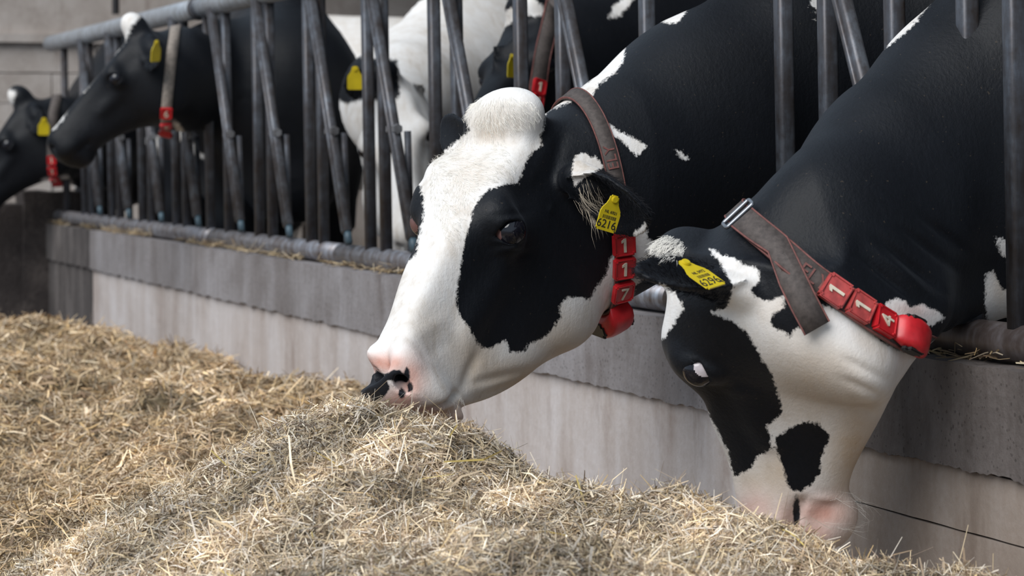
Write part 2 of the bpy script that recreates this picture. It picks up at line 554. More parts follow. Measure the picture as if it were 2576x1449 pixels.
    c.X = X; c.F = F
    return c
def finish_cow(c, root, coat_mat, white, black, pink=(), dark=(), noseblack=(), dirt=()):
    me = mesh_np('body', c.X, c.F)
    fattr(me, 'coat', spots(c.P2, white, black)/10.0)
    fattr(me, 'pink', blobs(c.P2, pink))
    fattr(me, 'dirt', blobs(c.P2, dirt))
    nb = np.full(len(c.X), -20.0, np.float32)
    for p in noseblack: nb = np.maximum(nb, poly_sd(c.P2, p))
    for x, y, rx, ry in dark:
        nb = np.maximum(nb, (1-np.sqrt(((c.P2[:, 0]-x)/rx)**2+((c.P2[:, 1]-y)/ry)**2))*min(rx, ry))
    fattr(me, 'nosepad', np.clip(nb, -20, 20)/10.0)
    o = link('body', me, coat_mat, root)
    c.obj = o; c.root = root
    return o
def surf_at(c, px, py, rad=7):
    """nearest point of the cow's surface seen at a pixel"""
    d = np.hypot(c.P2[:, 0]-px, c.P2[:, 1]-py)
    m = d < rad
    if not m.any(): m = d <= d.min()+1e-3
    i = np.nonzero(m)[0][c.X[m, 1].argmin()]
    return W(px, py, c.X[i, 1])
def nrm(v):
    v = np.asarray(v, float); return v/np.linalg.norm(v)

# coat
def coat_material(name, hairscale=1.0):
    m, nt, b = mat(name); n = NB(nt)
    co = n.coord('Object')
    at = n.attr('coat').outputs['Fac']
    hair = n.noise(n.mapping(co, (60, 60, 22), (.4, .5, .2)), 2.6*hairscale, 5, .7)
    hair2 = n.noise(n.mapping(co, (90, 25, 90), (.2, -.6, .5)), 2.2*hairscale, 4, .65)
    edge = n.math('ADD', at, n.math('MULTIPLY', n.math('SUBTRACT', n.math('ADD', hair, hair2), 1.0), 1.9))
    edge = n.math('ADD', edge, n.math('MULTIPLY', n.math('SUBTRACT', n.noise(co, 38, 2), .5), .9))
    fac = n.math('MULTIPLY_ADD', edge, 1.6, .5, clamp=True)
    big = n.noise(co, 7, 4, .6)
    mid = n.noise(n.mapping(co, (1, 1, .45), (.5, .2, 0)), 46, 4, .65)
    wht = n.ramp(n.math('ADD', n.math('MULTIPLY', big, .55), n.math('MULTIPLY', mid, .45)),
                 [(.30, (.54, .475, .405)), (.44, (.73, .69, .645)), (.60, (.83, .815, .795))])
    wht = n.mix(n.math('MULTIPLY', n.attr('dirt').outputs['Fac'], n.math('ADD', n.math('MULTIPLY', mid, .9), .25), clamp=True), wht, (.50, .345, .195))
    blk = n.ramp(n.math('ADD', n.math('MULTIPLY', hair, .5), n.math('MULTIPLY', big, .5)),
                 [(.3, (.0026, .0032, .0046)), (.7, (.0066, .0078, .0110))])
    spk = n.math('GREATER_THAN', n.noise(n.mapping(co, (1, 1, 1)), 170, 1, .5), .76)
    blk = n.mix(n.math('MULTIPLY', spk, .30), blk, (.10, .075, .05))
    col = n.mix(fac, blk, wht)
    pk = n.attr('pink').outputs['Fac']
    pmix = n.math('MULTIPLY', pk, n.math('ADD', .80, n.math('MULTIPLY', mid, .4)), clamp=True)
    pcol = n.ramp(n.noise(co, 30, 3), [(.35, (.58, .27, .20)), (.65, (.70, .42, .35))])
    col = n.mix(n.math('MULTIPLY', pmix, fac), col, pcol)
    nb = n.math('ADD', n.attr('nosepad').outputs['Fac'], n.math('MULTIPLY', n.math('SUBTRACT', n.noise(co, 120, 2), .5), .8))
    nbf = n.math('MULTIPLY_ADD', nb, 2.5, .5, clamp=True)
    col = n.mix(nbf, col, (.012, .013, .017))
    n.l(col, b.inputs['Base Color'])
    rg = n.math('SUBTRACT', n.math('ADD', .50, n.math('MULTIPLY', fac, .22)), n.math('MULTIPLY', nbf, .18))
    n.l(rg, b.inputs['Roughness'])
    b.inputs['Specular IOR Level'].default_value = .22
    b.inputs['Sheen Weight'].default_value = .035
    b.inputs['Sheen Roughness'].default_value = .45
    b.inputs['Sheen Tint'].default_value = (.75, .85, 1, 1)
    h = n.math('ADD', n.math('MULTIPLY', hair, 1.0), n.math('ADD', n.math('MULTIPLY', hair2, .8), n.math('MULTIPLY', mid, .8)))
    n.l(n.bump(h, .28, .003), b.inputs['Normal'])
    return m
def simple(name, col, rough=.5, metal=0, var=.25, scale=30, bump=0, spec=.5):
    m, nt, b = mat(name); n = NB(nt)
    co = n.coord('Object'); z = n.noise(co, scale, 5, .6)
    lo = tuple(x*(1-var) for x in col); hi = tuple(min(1, x*(1+var)) for x in col)
    n.l(n.ramp(z, [(.3, lo), (.7, hi)]), b.inputs['Base Color'])
    b.inputs['Roughness'].default_value = rough; b.inputs['Metallic'].default_value = metal
    b.inputs['Specular IOR Level'].default_value = spec
    if bump: n.l(n.bump(z, .4, bump), b.inputs['Normal'])
    return m
M_COAT = coat_material('cow_coat')
M_EYE = simple('dark_eye', (.008, .008, .012), .06, 0, .3, 60)
M_SCLERA = simple('eye_white', (.62, .55, .56), .12, 0, .15, 60)
M_LID = simple('eyelid_skin', (.17, .085, .075), .35, 0, .2, 60)
M_HORNHAIR = simple('white_hair', (.80, .765, .70), .7, 0, .2, 40)
M_DARKHAIR = simple('black_hair', (.006, .006, .008), .75, 0, .3, 40, 0, .15)
M_TAG = simple('tag_yellow', (.62, .47, .015), .38, 0, .12, 25, .0006)
M_INK = simple('tag_print', (.02, .018, .015), .6, 0, .2, 30)
M_STRAP = simple('collar_webbing', (.070, .056, .050), .75, 0, .35, 120, .0012)
M_STITCH = simple('collar_red_edge', (.155, .055, .046), .7, 0, .35, 90)
M_RED = simple('tag_red', (.50, .016, .022), .34, 0, .25, 40, .0006)
M_REDDUST = simple('tag_red_worn', (.40, .055, .05), .5, 0, .35, 60, .0006)
M_NUM = simple('number_white', (.66, .58, .46), .55, 0, .15, 90)
M_BLKPL = simple('black_plastic', (.016, .014, .014), .4, 0, .3, 40)
M_STEEL = simple('buckle_steel', (.28, .29, .31), .35, .9, .15, 40)

def sphere(name, c, r, material, parent, seg=28):
    bm = bmesh.new(); bmesh.ops.create_uvsphere(bm, u_segments=seg, v_segments=seg//2+4, radius=r)
    me = bm_mesh(name, bm, True)
    o = link(name, me, material, None); o.location = Vector(c)
    o.parent = parent; o.matrix_parent_inverse = Matrix.Translation(-Vector(parent.location))
    return o
def put_eyes(c, white_dir=None, both=True, m=None, lim=.70):
    for s in ((-1, 1) if both else (-1,)):
        hw = c.to_world((s*EYE[0], EYE[1], EYE[2]))
        p = c.warp(hw)[0]
        r = .0283*min(c.S)
        e = sphere('eye', p, r, M_EYE, c.root, 28 if white_dir is None else 72)
        if white_dir is not None:
            # rim of the eyeball showing white: faces turned toward white_dir
            me = e.data; me.materials.append(m or M_SCLERA)
            wd = nrm(white_dir)
            for f in me.polygons:
                if np.dot(np.array(f.normal), wd) > lim: f.material_index = 1
def strands(name, roots, tips, width, material, parent, sag=.0, rnd=None, mid=None):
    """hair: thin three-point blades joined in one mesh"""
    roots = np.asarray(roots); tips = np.asarray(tips); n = len(roots)
    mids = (roots+tips)/2 if mid is None else np.asarray(mid)
    mids = mids+np.array([0, 0, 1.0])*sag
    d = tips-roots; side = np.cross(d, np.array([0, -1.0, .2])); side /= np.maximum(np.linalg.norm(side, axis=1), 1e-6)[:, None]
    w = (np.full(n, width) if np.isscalar(width) else width)[:, None]
    V = np.stack([roots-side*w, roots+side*w, mids-side*w*.75, mids+side*w*.75, tips], 1).reshape(-1, 3)
    i = np.arange(n)[:, None]*5
    F = np.concatenate([i+np.array([[0, 1, 3]]), i+np.array([[0, 3, 2]]), i+np.array([[2, 3, 4]])])
    me = mesh_np(name, V, F)
    return link(name, me, material, parent)

def cow_body(sh, back, half_w=.29, ground=0.0, length=1.55, legz=None, lean=0):
    """torso, legs, udder of a cow whose shoulder centre is sh and whose spine runs along back"""
    b = nrm(back); lat = np.array([-b[1], b[0], 0.0])
    sh = np.asarray(sh, float); up = np.array([0, 0, 1.0])
    f32 = lambda v: np.asarray(v, np.float32)
    Rm = np.stack([b, lat, up], 1)
    parts = [(sh+b*.12+up*.02, (.42, .25, .40)), (sh+b*.62-up*.03, (.62, half_w+.03, .40)), (sh+b*1.10-up*.02, (.50, half_w, .38)),
             (sh+b*1.42+up*.05, (.30, .25, .32))]
    ridge = [(sh+up*.33-b*.02, .06), (sh+b*.5+up*.31, .06), (sh+b*1.35+up*.33, .07)]
    legs = []
    for s in (-1, 1):
        p = sh+b*.05+lat*s*.17
        legs.append([(p-up*.15, .15), (p-up*.42-b*.03, .085), (np.array([p[0]-b[0]*.03, p[1]-b[1]*.03, ground+.34]), .055), (np.array([p[0]-b[0]*.02, p[1]-b[1]*.02, ground+.10]), .042), (np.array([p[0]-b[0]*.07, p[1]-b[1]*.07, ground+.05]), .055)])
        p = sh+b*1.38+lat*s*.17
        legs.append([(p-up*.05, .20), (p-up*.40-b*.06, .12), (np.array([p[0]+b[0]*.14, p[1]+b[1]*.14, ground+.50]), .062), (np.array([p[0]+b[0]*.10, p[1]+b[1]*.10, ground+.12]), .045), (np.array([p[0]+b[0]*.03, p[1]+b[1]*.03, ground+.05]), .058)])
    brisket = (sh-b*.16-up*.26, .17)
    def f(P):
        d = None
        for c0, r in parts:
            e = ell(P, f32(c0), r, Rm); d = e if d is None else smin(d, e, .10)
        d = smin(d, chain(P, ridge, .05), .12)
        d = smin(d, np.sqrt(((P-f32(brisket[0]))**2).sum(-1))-brisket[1], .10)
        for L in legs: d = smin(d, chain(P, L, .04), .05)
        return d
    return f
# ---------------------------------------------------------------- surfaces of the place
def concrete(name, c1, c2, c3, streak=True, bump=.004, scale=1.0, pores=True):
    m, nt, b = mat(name); n = NB(nt)
    co = n.coord('Object')
    big = n.noise(co, 2.2*scale, 5, .6, .6)
    st = n.noise(n.mapping(co, (5, 5, .7)), 2.2*scale, 4, .6) if streak else n.noise(co, 6*scale, 4, .6)
    fine = n.noise(co, 70*scale, 5, .7)
    f = n.math('ADD', n.math('MULTIPLY', big, .40), n.math('ADD', n.math('MULTIPLY', st, .40), n.math('MULTIPLY', fine, .20)))
    col = n.ramp(f, [(.34, c1), (.50, c2), (.66, c3)])
    if pores:
        v = n.n('ShaderNodeTexVoronoi'); n.l(co, v.inputs['Vector']); v.inputs['Scale'].default_value = 85*scale
        hole = n.math('LESS_THAN', v.outputs['Distance'], n.math('MULTIPLY', n.noise(co, 12, 2), .40))
        col = n.mix(n.math('MULTIPLY', hole, .45), col, tuple(x*.35 for x in c1))
    stain = n.math('MULTIPLY', n.math('SUBTRACT', n.noise(n.mapping(co, (3, 3, 1.1)), 3.1, 5, .65), .56), 5, clamp=True)
    col = n.mix(n.math('MULTIPLY', stain, .55), col, tuple(x*.55 for x in (c1[0]*1.15, c1[1], c1[2]*.9)))
    n.l(col, b.inputs['Base Color'])
    b.inputs['Roughness'].default_value = .85
    b.inputs['Specular IOR Level'].default_value = .25
    n.l(n.bump(n.math('ADD', fine, n.math('MULTIPLY', st, .6)), .5, bump), b.inputs['Normal'])
    return m
M_CURB = concrete('curb_concrete', (.15, .132, .126), (.225, .208, .208), (.32, .305, .315))
M_PANEL = concrete('panel_concrete', (.33, .27, .238), (.46, .412, .39), (.58, .55, .55), bump=.002, pores=False)
M_FLOOR = concrete('floor_concrete', (.10, .088, .08), (.16, .145, .135), (.22, .205, .195), False)
M_BACK = concrete('plaster_wall', (.28, .235, .205), (.43, .38, .345), (.56, .52, .49), False, .004, .8, False)
M_STONE = concrete('dark_stone', (.024, .019, .018), (.045, .037, .035), (.12, .10, .09), False, .02, .8)
M_WOOD = simple('dark_boards', (.030, .022, .017), .85, 0, .5, 9, .004)
M_ROOF = simple('roof_sheet', (.07, .07, .07), .8, 0, .3, 4)
def rough_box(name, p0, p1, parent, material, n=(40, 4, 8), amp=.004, seed=0, edge=0.0):
    """slab between two corners in barrier coordinates (s, t, z), slightly uneven"""
    (s0, t0, z0), (s1, t1, z1) = p0, p1
    rng = np.random.default_rng(seed)
    bm = bmesh.new()
    nx, ny, nz = n
    def grid(fun, a, b, flip):
        vs_ = [[bm.verts.new(fun(i/a, j/b)) for j in range(b+1)] for i in range(a+1)]
        for i in range(a):
            for j in range(b):
                q = [vs_[i][j], vs_[i+1][j], vs_[i+1][j+1], vs_[i][j+1]]
                bm.faces.new(q[::-1] if flip else q)
    L = lambda u, a, b: a+(b-a)*u
    grid(lambda u, v: (L(u, s0, s1), t1, L(v, z0, z1)), nx, nz, False)
    grid(lambda u, v: (L(u, s0, s1), t0, L(v, z0, z1)), nx, nz, True)
    grid(lambda u, v: (L(u, s0, s1), L(v, t0, t1), z1), nx, ny, True)
    grid(lambda u, v: (L(u, s0, s1), L(v, t0, t1), z0), nx, ny, False)
    grid(lambda u, v: (s0, L(u, t0, t1), L(v, z0, z1)), ny, nz, True)
    grid(lambda u, v: (s1, L(u, t0, t1), L(v, z0, z1)), ny, nz, False)
    bmesh.ops.remove_doubles(bm, verts=bm.verts, dist=1e-5)
    ph = rng.uniform(0, 6.28, (3, 6)); fr = rng.uniform(4, 42, (3, 6))
    for v in bm.verts:
        s, t, z = v.co
        k = sum(math.sin(fr[0, i]*s+ph[0, i]+fr[1, i]*z*1.5) for i in range(6))/6
        k2 = sum(math.sin(fr[1, i]*s*1.3+ph[1, i]+fr[2, i]*t) for i in range(6))/6
        t += amp*k if t > (t0+t1)/2 else 0
        z += amp*k2
        if edge and z < z0+.01+amp: z += edge*(k+.6*k2+rng.normal()*.4)
        v.co = Vector(B(s, t, z))
    bmesh.ops.recalc_face_normals(bm, faces=bm.faces)
    return link(name, bm_mesh(name, bm), material, parent)
SMAX = sbar(150)
def quad_slab(name, pts, thick, material, kind='structure', parent=None):
    """flat slab from four corner points, thickened along its normal"""
    pts = [np.asarray(p, float) for p in pts]
    nn = nrm(np.cross(pts[1]-pts[0], pts[3]-pts[0]))
    bm = bmesh.new()
    a = [bm.verts.new(Vector(p)) for p in pts]; b = [bm.verts.new(Vector(p-nn*thick)) for p in pts]
    bm.faces.new(a); bm.faces.new(b[::-1])
    for i in range(4): bm.faces.new([a[i], b[i], b[(i+1) % 4], a[(i+1) % 4]])
    bmesh.ops.recalc_face_normals(bm, faces=bm.faces)
    o = link(name, bm_mesh(name, bm), material, parent)
    if parent is None: o['kind'] = kind
    return o
quad_slab('floor', [B(-5, 9, 0), B(-5, -9, 0), B(14, -9, 0), B(14, 9, 0)], .1, M_FLOOR)
# feed wall: curb on top, light panels below
wr = empty('wall_right', B(2, .05, 0)); wr['kind'] = 'structure'
CT = .060; CURB0 = .330; CURB1 = RAILZ-.033
M_DIRTY = concrete('grimy_concrete', (.035, .031, .030), (.085, .075, .072), (.20, .18, .17))
SF1, SF2 = sbar(262), sbar(466)
M_CURB2 = concrete('shaded_worn_curb', (.070, .058, .052), (.118, .102, .096), (.185, .165, .158))  # dirtier brown concrete, with the shade at this end painted into its colour
M_BOARDC = concrete('boarded_concrete', (.205, .16, .13), (.29, .24, .205), (.37, .325, .295), bump=.002, pores=False)
SN = sbar(1930)
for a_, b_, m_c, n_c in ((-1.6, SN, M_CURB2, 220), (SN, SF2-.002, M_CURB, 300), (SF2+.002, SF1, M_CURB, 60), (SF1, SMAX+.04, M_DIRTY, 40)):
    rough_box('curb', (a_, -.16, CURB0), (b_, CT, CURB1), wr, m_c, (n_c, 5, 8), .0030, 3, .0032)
sj = sbar(1507)
cuts = [-1.6, sbar(2180), sj, sj+1.45, sj+2.65, SF1, SMAX+.04]
for i in range(len(cuts)-1):
    if i == 0:
        z = 0.0
        for j, zz in enumerate((.135, .235, CURB0)):
            rough_box('board', (cuts[0], -.14, z+.0015), (cuts[1]-.0015, CT-.012+.002*(j % 2), zz-.0015), wr, M_BOARDC, (40, 2, 3), .0012, 20+j)
            z = zz
    else:
        rough_box('panel', (cuts[i]+.0015, -.14, 0), (cuts[i+1]-.0015, CT-.014+.002*(i % 2), CURB0-.001), wr, M_DIRTY if i == len(cuts)-2 else M_PANEL, (50, 2, 8), .002, 40+i)
# far end: low dark wall across the alley, plastered wall behind it
SE = SMAX
wf = empty('wall_far', B(SE+.2, 1, 0)); wf['kind'] = 'structure'
o = rough_box('stone_wall', (SE+.03, -.05, 0), (SE+.40, 4.0, .575), wf, M_STONE, (6, 30, 10), .012, 61)
rough_box('corner_post', (SE+.0, -.10, 0), (SE+.24, .16, .63), wf, M_STONE, (5, 5, 12), .010, 62)
wb = empty('wall_back', B(SE+1.2, 0, 0)); wb['kind'] = 'structure'
SB = SE+2.9
ZB1 = CAMZ+(HOR-92)/FPX*(B(SB, .6, 0)[1])
quad_slab('plaster', [B(SB, 9, ZB1+.03), B(SB, -8, ZB1+.03), B(SB, -8, 4), B(SB, 9, 4)], .2, M_BACK, parent=wb)
rough_box('ledge', (SB-.04, -2, ZB1-.02), (SB+.1, 5, ZB1+.03), wb, M_BACK, (3, 30, 2), .006, 70)
zz = 0
rows = [.32, .30, .30, .28]; hs = ZB1-.02
zt = hs; r = 0
while zt > 0.02:
    h = .17 if r < 2 else .26
    zb = max(zt-h, 0)
    tt = -7.9+(r % 2)*.25
    while tt < 5:
        w = .60
        if -2.2 < tt < 3.2:
            rough_box('block', (SB-.012+.006*((r+int(tt*7)) % 3), tt+.004, zb+.004), (SB+.12, tt+w-.004, zt-.003), wb, M_BACK, (2, 5, 3), .006, 100+r*40+int(tt*10) % 37)
        tt += w
    zt = zb; r += 1
quad_slab('core', [B(SB+.13, 9, 0), B(SB+.13, -8, 0), B(SB+.13, -8, hs+.12), B(SB+.13, 9, hs+.12)], .1, M_BACK, parent=wb)
# barn: boarded rear wall, roof over the cows
quad_slab('wall_barn', [B(-5, -6.5, 0), B(14, -6.5, 0), B(14, -6.5, 3.4), B(-5, -6.5, 3.4)], .1, M_WOOD)
quad_slab('ceiling', [B(-5, -.6, 3.1), B(14, -.6, 3.1), B(14, -6.6, 2.7), B(-5, -6.6, 2.7)], .08, M_ROOF)
wpost = rough_box('barn_post', (sbar(615)-.05, -2.6, 0), (sbar(615)+.17, -2.4, 2.9), None, simple('brown_timber', (.16, .095, .055), .8, 0, .35, 8, .003), (2, 2, 12), .004, 7)
tag(wpost, 'brown timber post standing inside the barn behind the bars', 'post')
# ---------------------------------------------------------------- feed barrier
def metal(name, c1, c2, c3, rough=.5, m_=.35):
    m, nt, b = mat(name); n = NB(nt); co = n.coord('Object')
    f = n.noise(n.mapping(co, (9, 9, 1.6)), 3.5, 6, .68); g = n.noise(co, 26, 4, .65)
    col = n.ramp(n.math('ADD', n.math('MULTIPLY', f, .6), n.math('MULTIPLY', g, .4)), [(.36, c1), (.50, c2), (.64, c3)])
    n.l(col, b.inputs['Base Color']); b.inputs['Metallic'].default_value = m_
    n.l(n.math('ADD', rough-.12, n.math('MULTIPLY', g, .3)), b.inputs['Roughness'])
    n.l(n.bump(g, .25, .002), b.inputs['Normal'])
    return m
M_BAR = metal('weathered_steel', (.046, .036, .032), (.070, .070, .078), (.115, .130, .155), .42, .5)
M_SWING = metal('worn_steel', (.058, .048, .045), (.092, .090, .097), (.15, .165, .19), .42, .5)
M_RAIL = metal('polished_rail', (.12, .092, .082), (.215, .205, .215), (.36, .385, .44), .36, .55)
M_TOPRAIL = metal('galvanised', (.22, .215, .21), (.33, .35, .375), (.47, .51, .56), .45, .4)
M_CAP = simple('blue_cap', (.055, .092, .118), .5, 0, .25, 30)
M_NUT = metal('bolt_steel', (.16, .15, .15), (.26, .26, .27), (.38, .39, .41), .35, .7)
fb = empty('feed_barrier', B(3, 0, RAILZ))
tag(fb, 'row of weathered steel bars between two rails on the concrete curb', 'feed barrier')
LEAN = .02
def railseg(name, s0, s1, t, z, r, m):
    n = max(2, int((s1-s0)/.4))
    V, F = tube([B(s0+(s1-s0)*i/n, t, z) for i in range(n+1)], r, 24)
    return link(name, mesh_np(name, V, F), m, fb)
sj1, sj2 = sbar(541), sbar(862)
M_RAILN = metal('rusty_rail', (.055, .038, .033), (.085, .068, .064), (.14, .125, .13), .45, .4)
sj0 = sbar(1700)
for a, b, m_r in ((-1.7, sj0-.002, M_RAILN), (sj0+.002, sj2-.002, M_RAIL), (sj2+.002, sj1-.006, M_RAIL), (sj1+.006, SMAX+.05, M_RAIL)):
    railseg('bottom_rail', a, b, 0, RAILZ, .0290, m_r)
railseg('rail_coupling', sj1-.03, sj1+.03, 0, RAILZ, .0255, M_BAR)
sc_ = sbar(520)
for a, b in ((-1.7, sc_-.01), (sc_+.01, SMAX+.12)):
    railseg('top_rail', a, b, LEAN, TOPZ, .036, M_TOPRAIL)
railseg('rail_clamp', sc_-.035, sc_+.035, LEAN, TOPZ, .042, M_BAR)
vpx = [2570, 2452, 2268, 2099, 1988, 1644, 1430, 1324, 1162, 1106, 976, 937, 819, 787, 690, 657, 580, 533, 474, 448, 385, 362, 306, 285, 234, 217, 171]
for px in vpx:
    s = sbar(px)
    p0 = B(s, .004, RAILZ+.020); p1 = B(s, LEAN-.002, TOPZ-.02)
    link('bar', bm_mesh('bar', bar_bm(p0, p1, .030, .030, U, .0075), True), M_BAR, fb)
spx = [2350, 1590, 1274, 1067, 901, 751, 628, 519, 425, 342, 268]
for px in spx:
    s = sbar(px)
    p0 = B(s, .026, RAILZ+.034); p1 = B(s+.35, LEAN+.024, TOPZ-.02)
    ax = nrm(p1-p0)
    sw = link('swing_bar', bm_mesh('swing_bar', bar_bm(p0+ax*.035, p1, .036, .026, U, .008), True), M_SWING, fb)
    link('swing_rib', bm_mesh('swing_rib', bar_bm(p0+ax*.035+NF*.012, p1+NF*.012, .010, .012, U, .004), True), M_SWING, sw)
    cp = link('end_cap', bm_mesh('end_cap', bar_bm(p0, p0+ax*.040, .026, .018, U, .006), True), M_CAP, sw)
    f = (.865-p0[2])/(p1[2]-p0[2]); pm = p0+(p1-p0)*f
    for sg in (-1, 1):
        q = pm+U*sg*.019
        bm = cyl_bm(q, q+U*sg*.016, .014, 6, .002)
        link('bolt', bm_mesh('bolt', bm), M_NUT, sw)
    # short upright that carries the pivot
    link('pivot_post', bm_mesh('pivot_post', bar_bm(B(s+.128, -.006, RAILZ+.02), B(s+.128, .004, .86), .017, .017, U, .005), True), M_BAR, fb)
# pipe on the far wall
pp = link('drain_pipe', bm_mesh('drain_pipe', cyl_bm(W(291, 36, B(SB, 0, 0)[1]-.25), W(291, -160, B(SB, 0, 0)[1]-.25), .020, 16)), M_BLKPL)
tag(pp, 'short black pipe hanging on the plastered wall above the top rail', 'pipe')
# ---------------------------------------------------------------- the herd
def cow_root(name, at, label, cat='cow'):
    r = empty(name, at); tag(r, label, cat, 'dairy cows at the feed barrier'); return r
# ---- cow raising its white-blazed face over the hay
Y1 = 4.45
A1 = [[-0.8061, -0.4463, -0.3887], [0.5887, -0.6717, -0.4497], [-0.0604, -0.5913, 0.8042]]
org1 = W(1274.8, 334.6, Y1)
sh1 = B(sbar(1850), -.60, .98)
body1 = cow_body(sh1, Q_)
neck1 = [(W(1420, 470, 4.50), .110), (W(1510, 480, 4.56), .172), (W(1790, 350, 4.72), .222), (W(2100, 230, 4.86), .28), (sh1, .34)]
ears1 = [(W(1462, 452, 4.385), W(1636, 556, 4.275), (-.30, -.70, -.62), dict(wid=.064, cup=.036)),
         (W(1225, 400, 4.50), W(1114, 298, 4.60), (-.6, -.5, -.2), dict(wid=.040, cup=.020))]
warp1 = [((-.118, .192, -.05), (1283, 580)), ((.118, .185, -.04), (1030, 530)), ((-.05, .555, -.066), (1024, 955)), ((.03, .566, -.085), (908, 940)),
         ((-.062, .42, -.125), (1160, 985)), ((0, .5, -.165), (1125, 1050)), ((0, 0, .06), (1262, 252)), ((-.05, .07, -.26), (1500, 815)),
         ((-.02, .3, -.185), (1300, 985)), ((.035, .40, -.03), (975, 800)), ((.085, .06, .0), (1110, 395))]
c1 = make_cow('cow', org1, A1, 1.0, 1.04, 1.30, ears1, neck1, warp1, body=body1,
              box=((-.6, 3.7, -.02), (2.9, 6.2, 1.6), (-.36, 3.92, .34), (.30, 4.72, .92)), fine=.0042,
              nudge=[(870, 905, 44, 0, 60), (905, 880, 8, 44, 55), (948, 985, -34, 6, 42), (893, 890, 22, 10, 32), (903, 892, 18, 8, 26), (928, 955, -14, 0, 30), (861, 868, 24, 0, 28), (1010, 1005, -4, 30, 50), (945, 800, 16, 0, 50), (1034, 600, 12, 0, 40), (1015, 500, 20, 0, 45), (1120, 400, -28, 0, 45), (1258, 583, 24, -3, 55)],
              bumps=[(1205, 880, 1160, 990, 14, -.006), (1175, 968, 1340, 930, 12, -.0045), (1185, 1005, 1370, 955, 14, -.004), (1010, 865, 1140, 790, 20, .0022), (1060, 900, 1150, 850, 16, -.0012),
                     (1232, 622, 1335, 612, 9, -.004), (1238, 650, 1345, 634, 11, -.003), (1236, 545, 1335, 532, 9, -.003), (1120, 470, 1180, 560, 20, -.003), (1380, 470, 1420, 330, 16, -.004), (1330, 470, 1390, 330, 16, .003)])
r1 = cow_root('dairy_cow', B(sbar(1850), -.6, 0), 'black and white cow with white blaze and collar blocks 1 1 7, muzzle over hay')
white1 = [[(1180, 330), (1150, 300), (1170, 225), (1260, 205), (1350, 225), (1376, 270), (1368, 318), (1360, 345), (1366, 366), (1340, 382), (1320, 412), (1303, 462),
           (1268, 463), (1228, 476), (1205, 502), (1190, 532), (1175, 582), (1165, 622), (1158, 665), (1153, 705), (1148, 750), (1147, 768), (1156, 792), (1172, 815),
           (1188, 838), (1195, 858), (1206, 872), (1228, 878), (1246, 868), (1268, 856), (1275, 868), (1284, 886), (1320, 886), (1330, 866), (1368, 850), (1394, 820), (1411, 800),
           (1404, 770), (1430, 746), (1462, 748), (1484, 752), (1505, 715), (1524, 690), (1534, 655), (1548, 640), (1600, 640), (1590, 760), (1540, 860), (1300, 1020), (1130, 1110), (1000, 1100), (850, 1010),
           (860, 900), (930, 800), (980, 700), (1046, 640), (1052, 600), (1062, 560), (1066, 520), (1058, 470), (1040, 452), (1080, 390)],
          [(1330, 292), (1380, 262), (1480, 205), (1530, 150), (1575, 105), (1566, 160), (1548, 182), (1508, 212), (1478, 252), (1490, 282), (1530, 312), (1560, 332), (1600, 352), (1628, 368), (1600, 392), (1588, 380), (1560, 352), (1510, 318), (1480, 290), (1450, 250), (1400, 270)],
          [(1698, 378), (1715, 382), (1732, 402), (1716, 400)],
          [(1650, 50), (1690, -10), (1722, -12), (1724, 34), (1706, 58), (1680, 60)],
          [(1448, 392), (1470, 386), (1500, 398), (1520, 420), (1480, 440), (1446, 470), (1436, 440)],
          [(1594, 585), (1622, 562), (1630, 600), (1650, 612), (1636, 640), (1620, 700), (1560, 760)],
          [(2030, -30), (2066, -30), (2062, 25), (2045, 52), (2036, 30)]]
nose1 = [[(895, 915), (914, 921), (926, 928), (932, 942), (940, 940), (948, 930), (958, 940), (975, 939), (988, 931), (1004, 931), (1016, 939), (1022, 922), (1031, 930), (1030, 955), (1022, 962),
          (1005, 958), (994, 964), (986, 955), (974, 958), (981, 974), (966, 1000), (943, 1012), (895, 1010), (885, 950)]]
finish_cow(c1, r1, M_COAT, white1, [[(1085, 275), (1170, 285), (1180, 330), (1130, 372), (1085, 400)]], pink=[(965, 915, 75, 28, 1.0), (1035, 955, 38, 60, .95), (1010, 1010, 60, 40, .9), (1060, 1040, 70, 25, .85), (1130, 1050, 50, 30, .5), (1268, 590, 24, 20, .8)],
           dark=[(1011, 990, 9, 13), (1032, 974, 7, 13)], noseblack=nose1,
           dirt=[(1235, 330, 50, 40, .5), (1190, 430, 60, 60, .35), (1190, 900, 70, 80, .7), (1300, 950, 140, 50, .9), (1420, 870, 70, 70, .65), (1130, 1040, 60, 40, .7), (1080, 830, 60, 60, .35), (1240, 300, 90, 40, .3)])
put_eyes(c1, (-.80, -.55, -.25), True, M_LID, .90)
# ---- cow with its head right down in the feed
Y2 = 3.8
A2 = [[0.511, 0.1363, -0.8487], [0.7495, 0.4129, 0.5175], [0.4209, -0.9005, 0.1088]]
org2 = W(1724.7, 606.9, Y2)
sh2 = B(sbar(2400), -.36, .96)
body2 = cow_body(sh2, Q_)
neck2 = [(W(1900, 720, 3.80), .110), (W(2075, 665, 3.80), .145), (W(2290, 480, 3.94), .172), (W(2500, 360, 4.04), .225), (sh2, .32)]
ears2 = [(W(1842, 722, 3.675), W(1594, 680, 3.60), (.10, -.55, .80), dict(wid=.046, cup=.030))]
warp2 = [((-.118, .192, -.05), (1737, 935)), ((.06, .17, -.01), (1666, 870)), ((-.062, .425, -.125), (2000, 1262)), ((-.03, .10, -.262), (2236, 930)),
         ((0, .47, -.165), (2140, 1290)), ((0, .47, -.02), (1848, 1240)), ((0, .3, -.006), (1776, 1030)), ((0, -.02, .05), (1690, 605)), ((-.04, .28, -.19), (2200, 1080))]
dew2 = [(W(2180, 735, 3.78), .065), (W(2290, 740, 3.82), .050), (W(2358, 776, 3.88), .024), (W(2440, 720, 3.98), .06)]
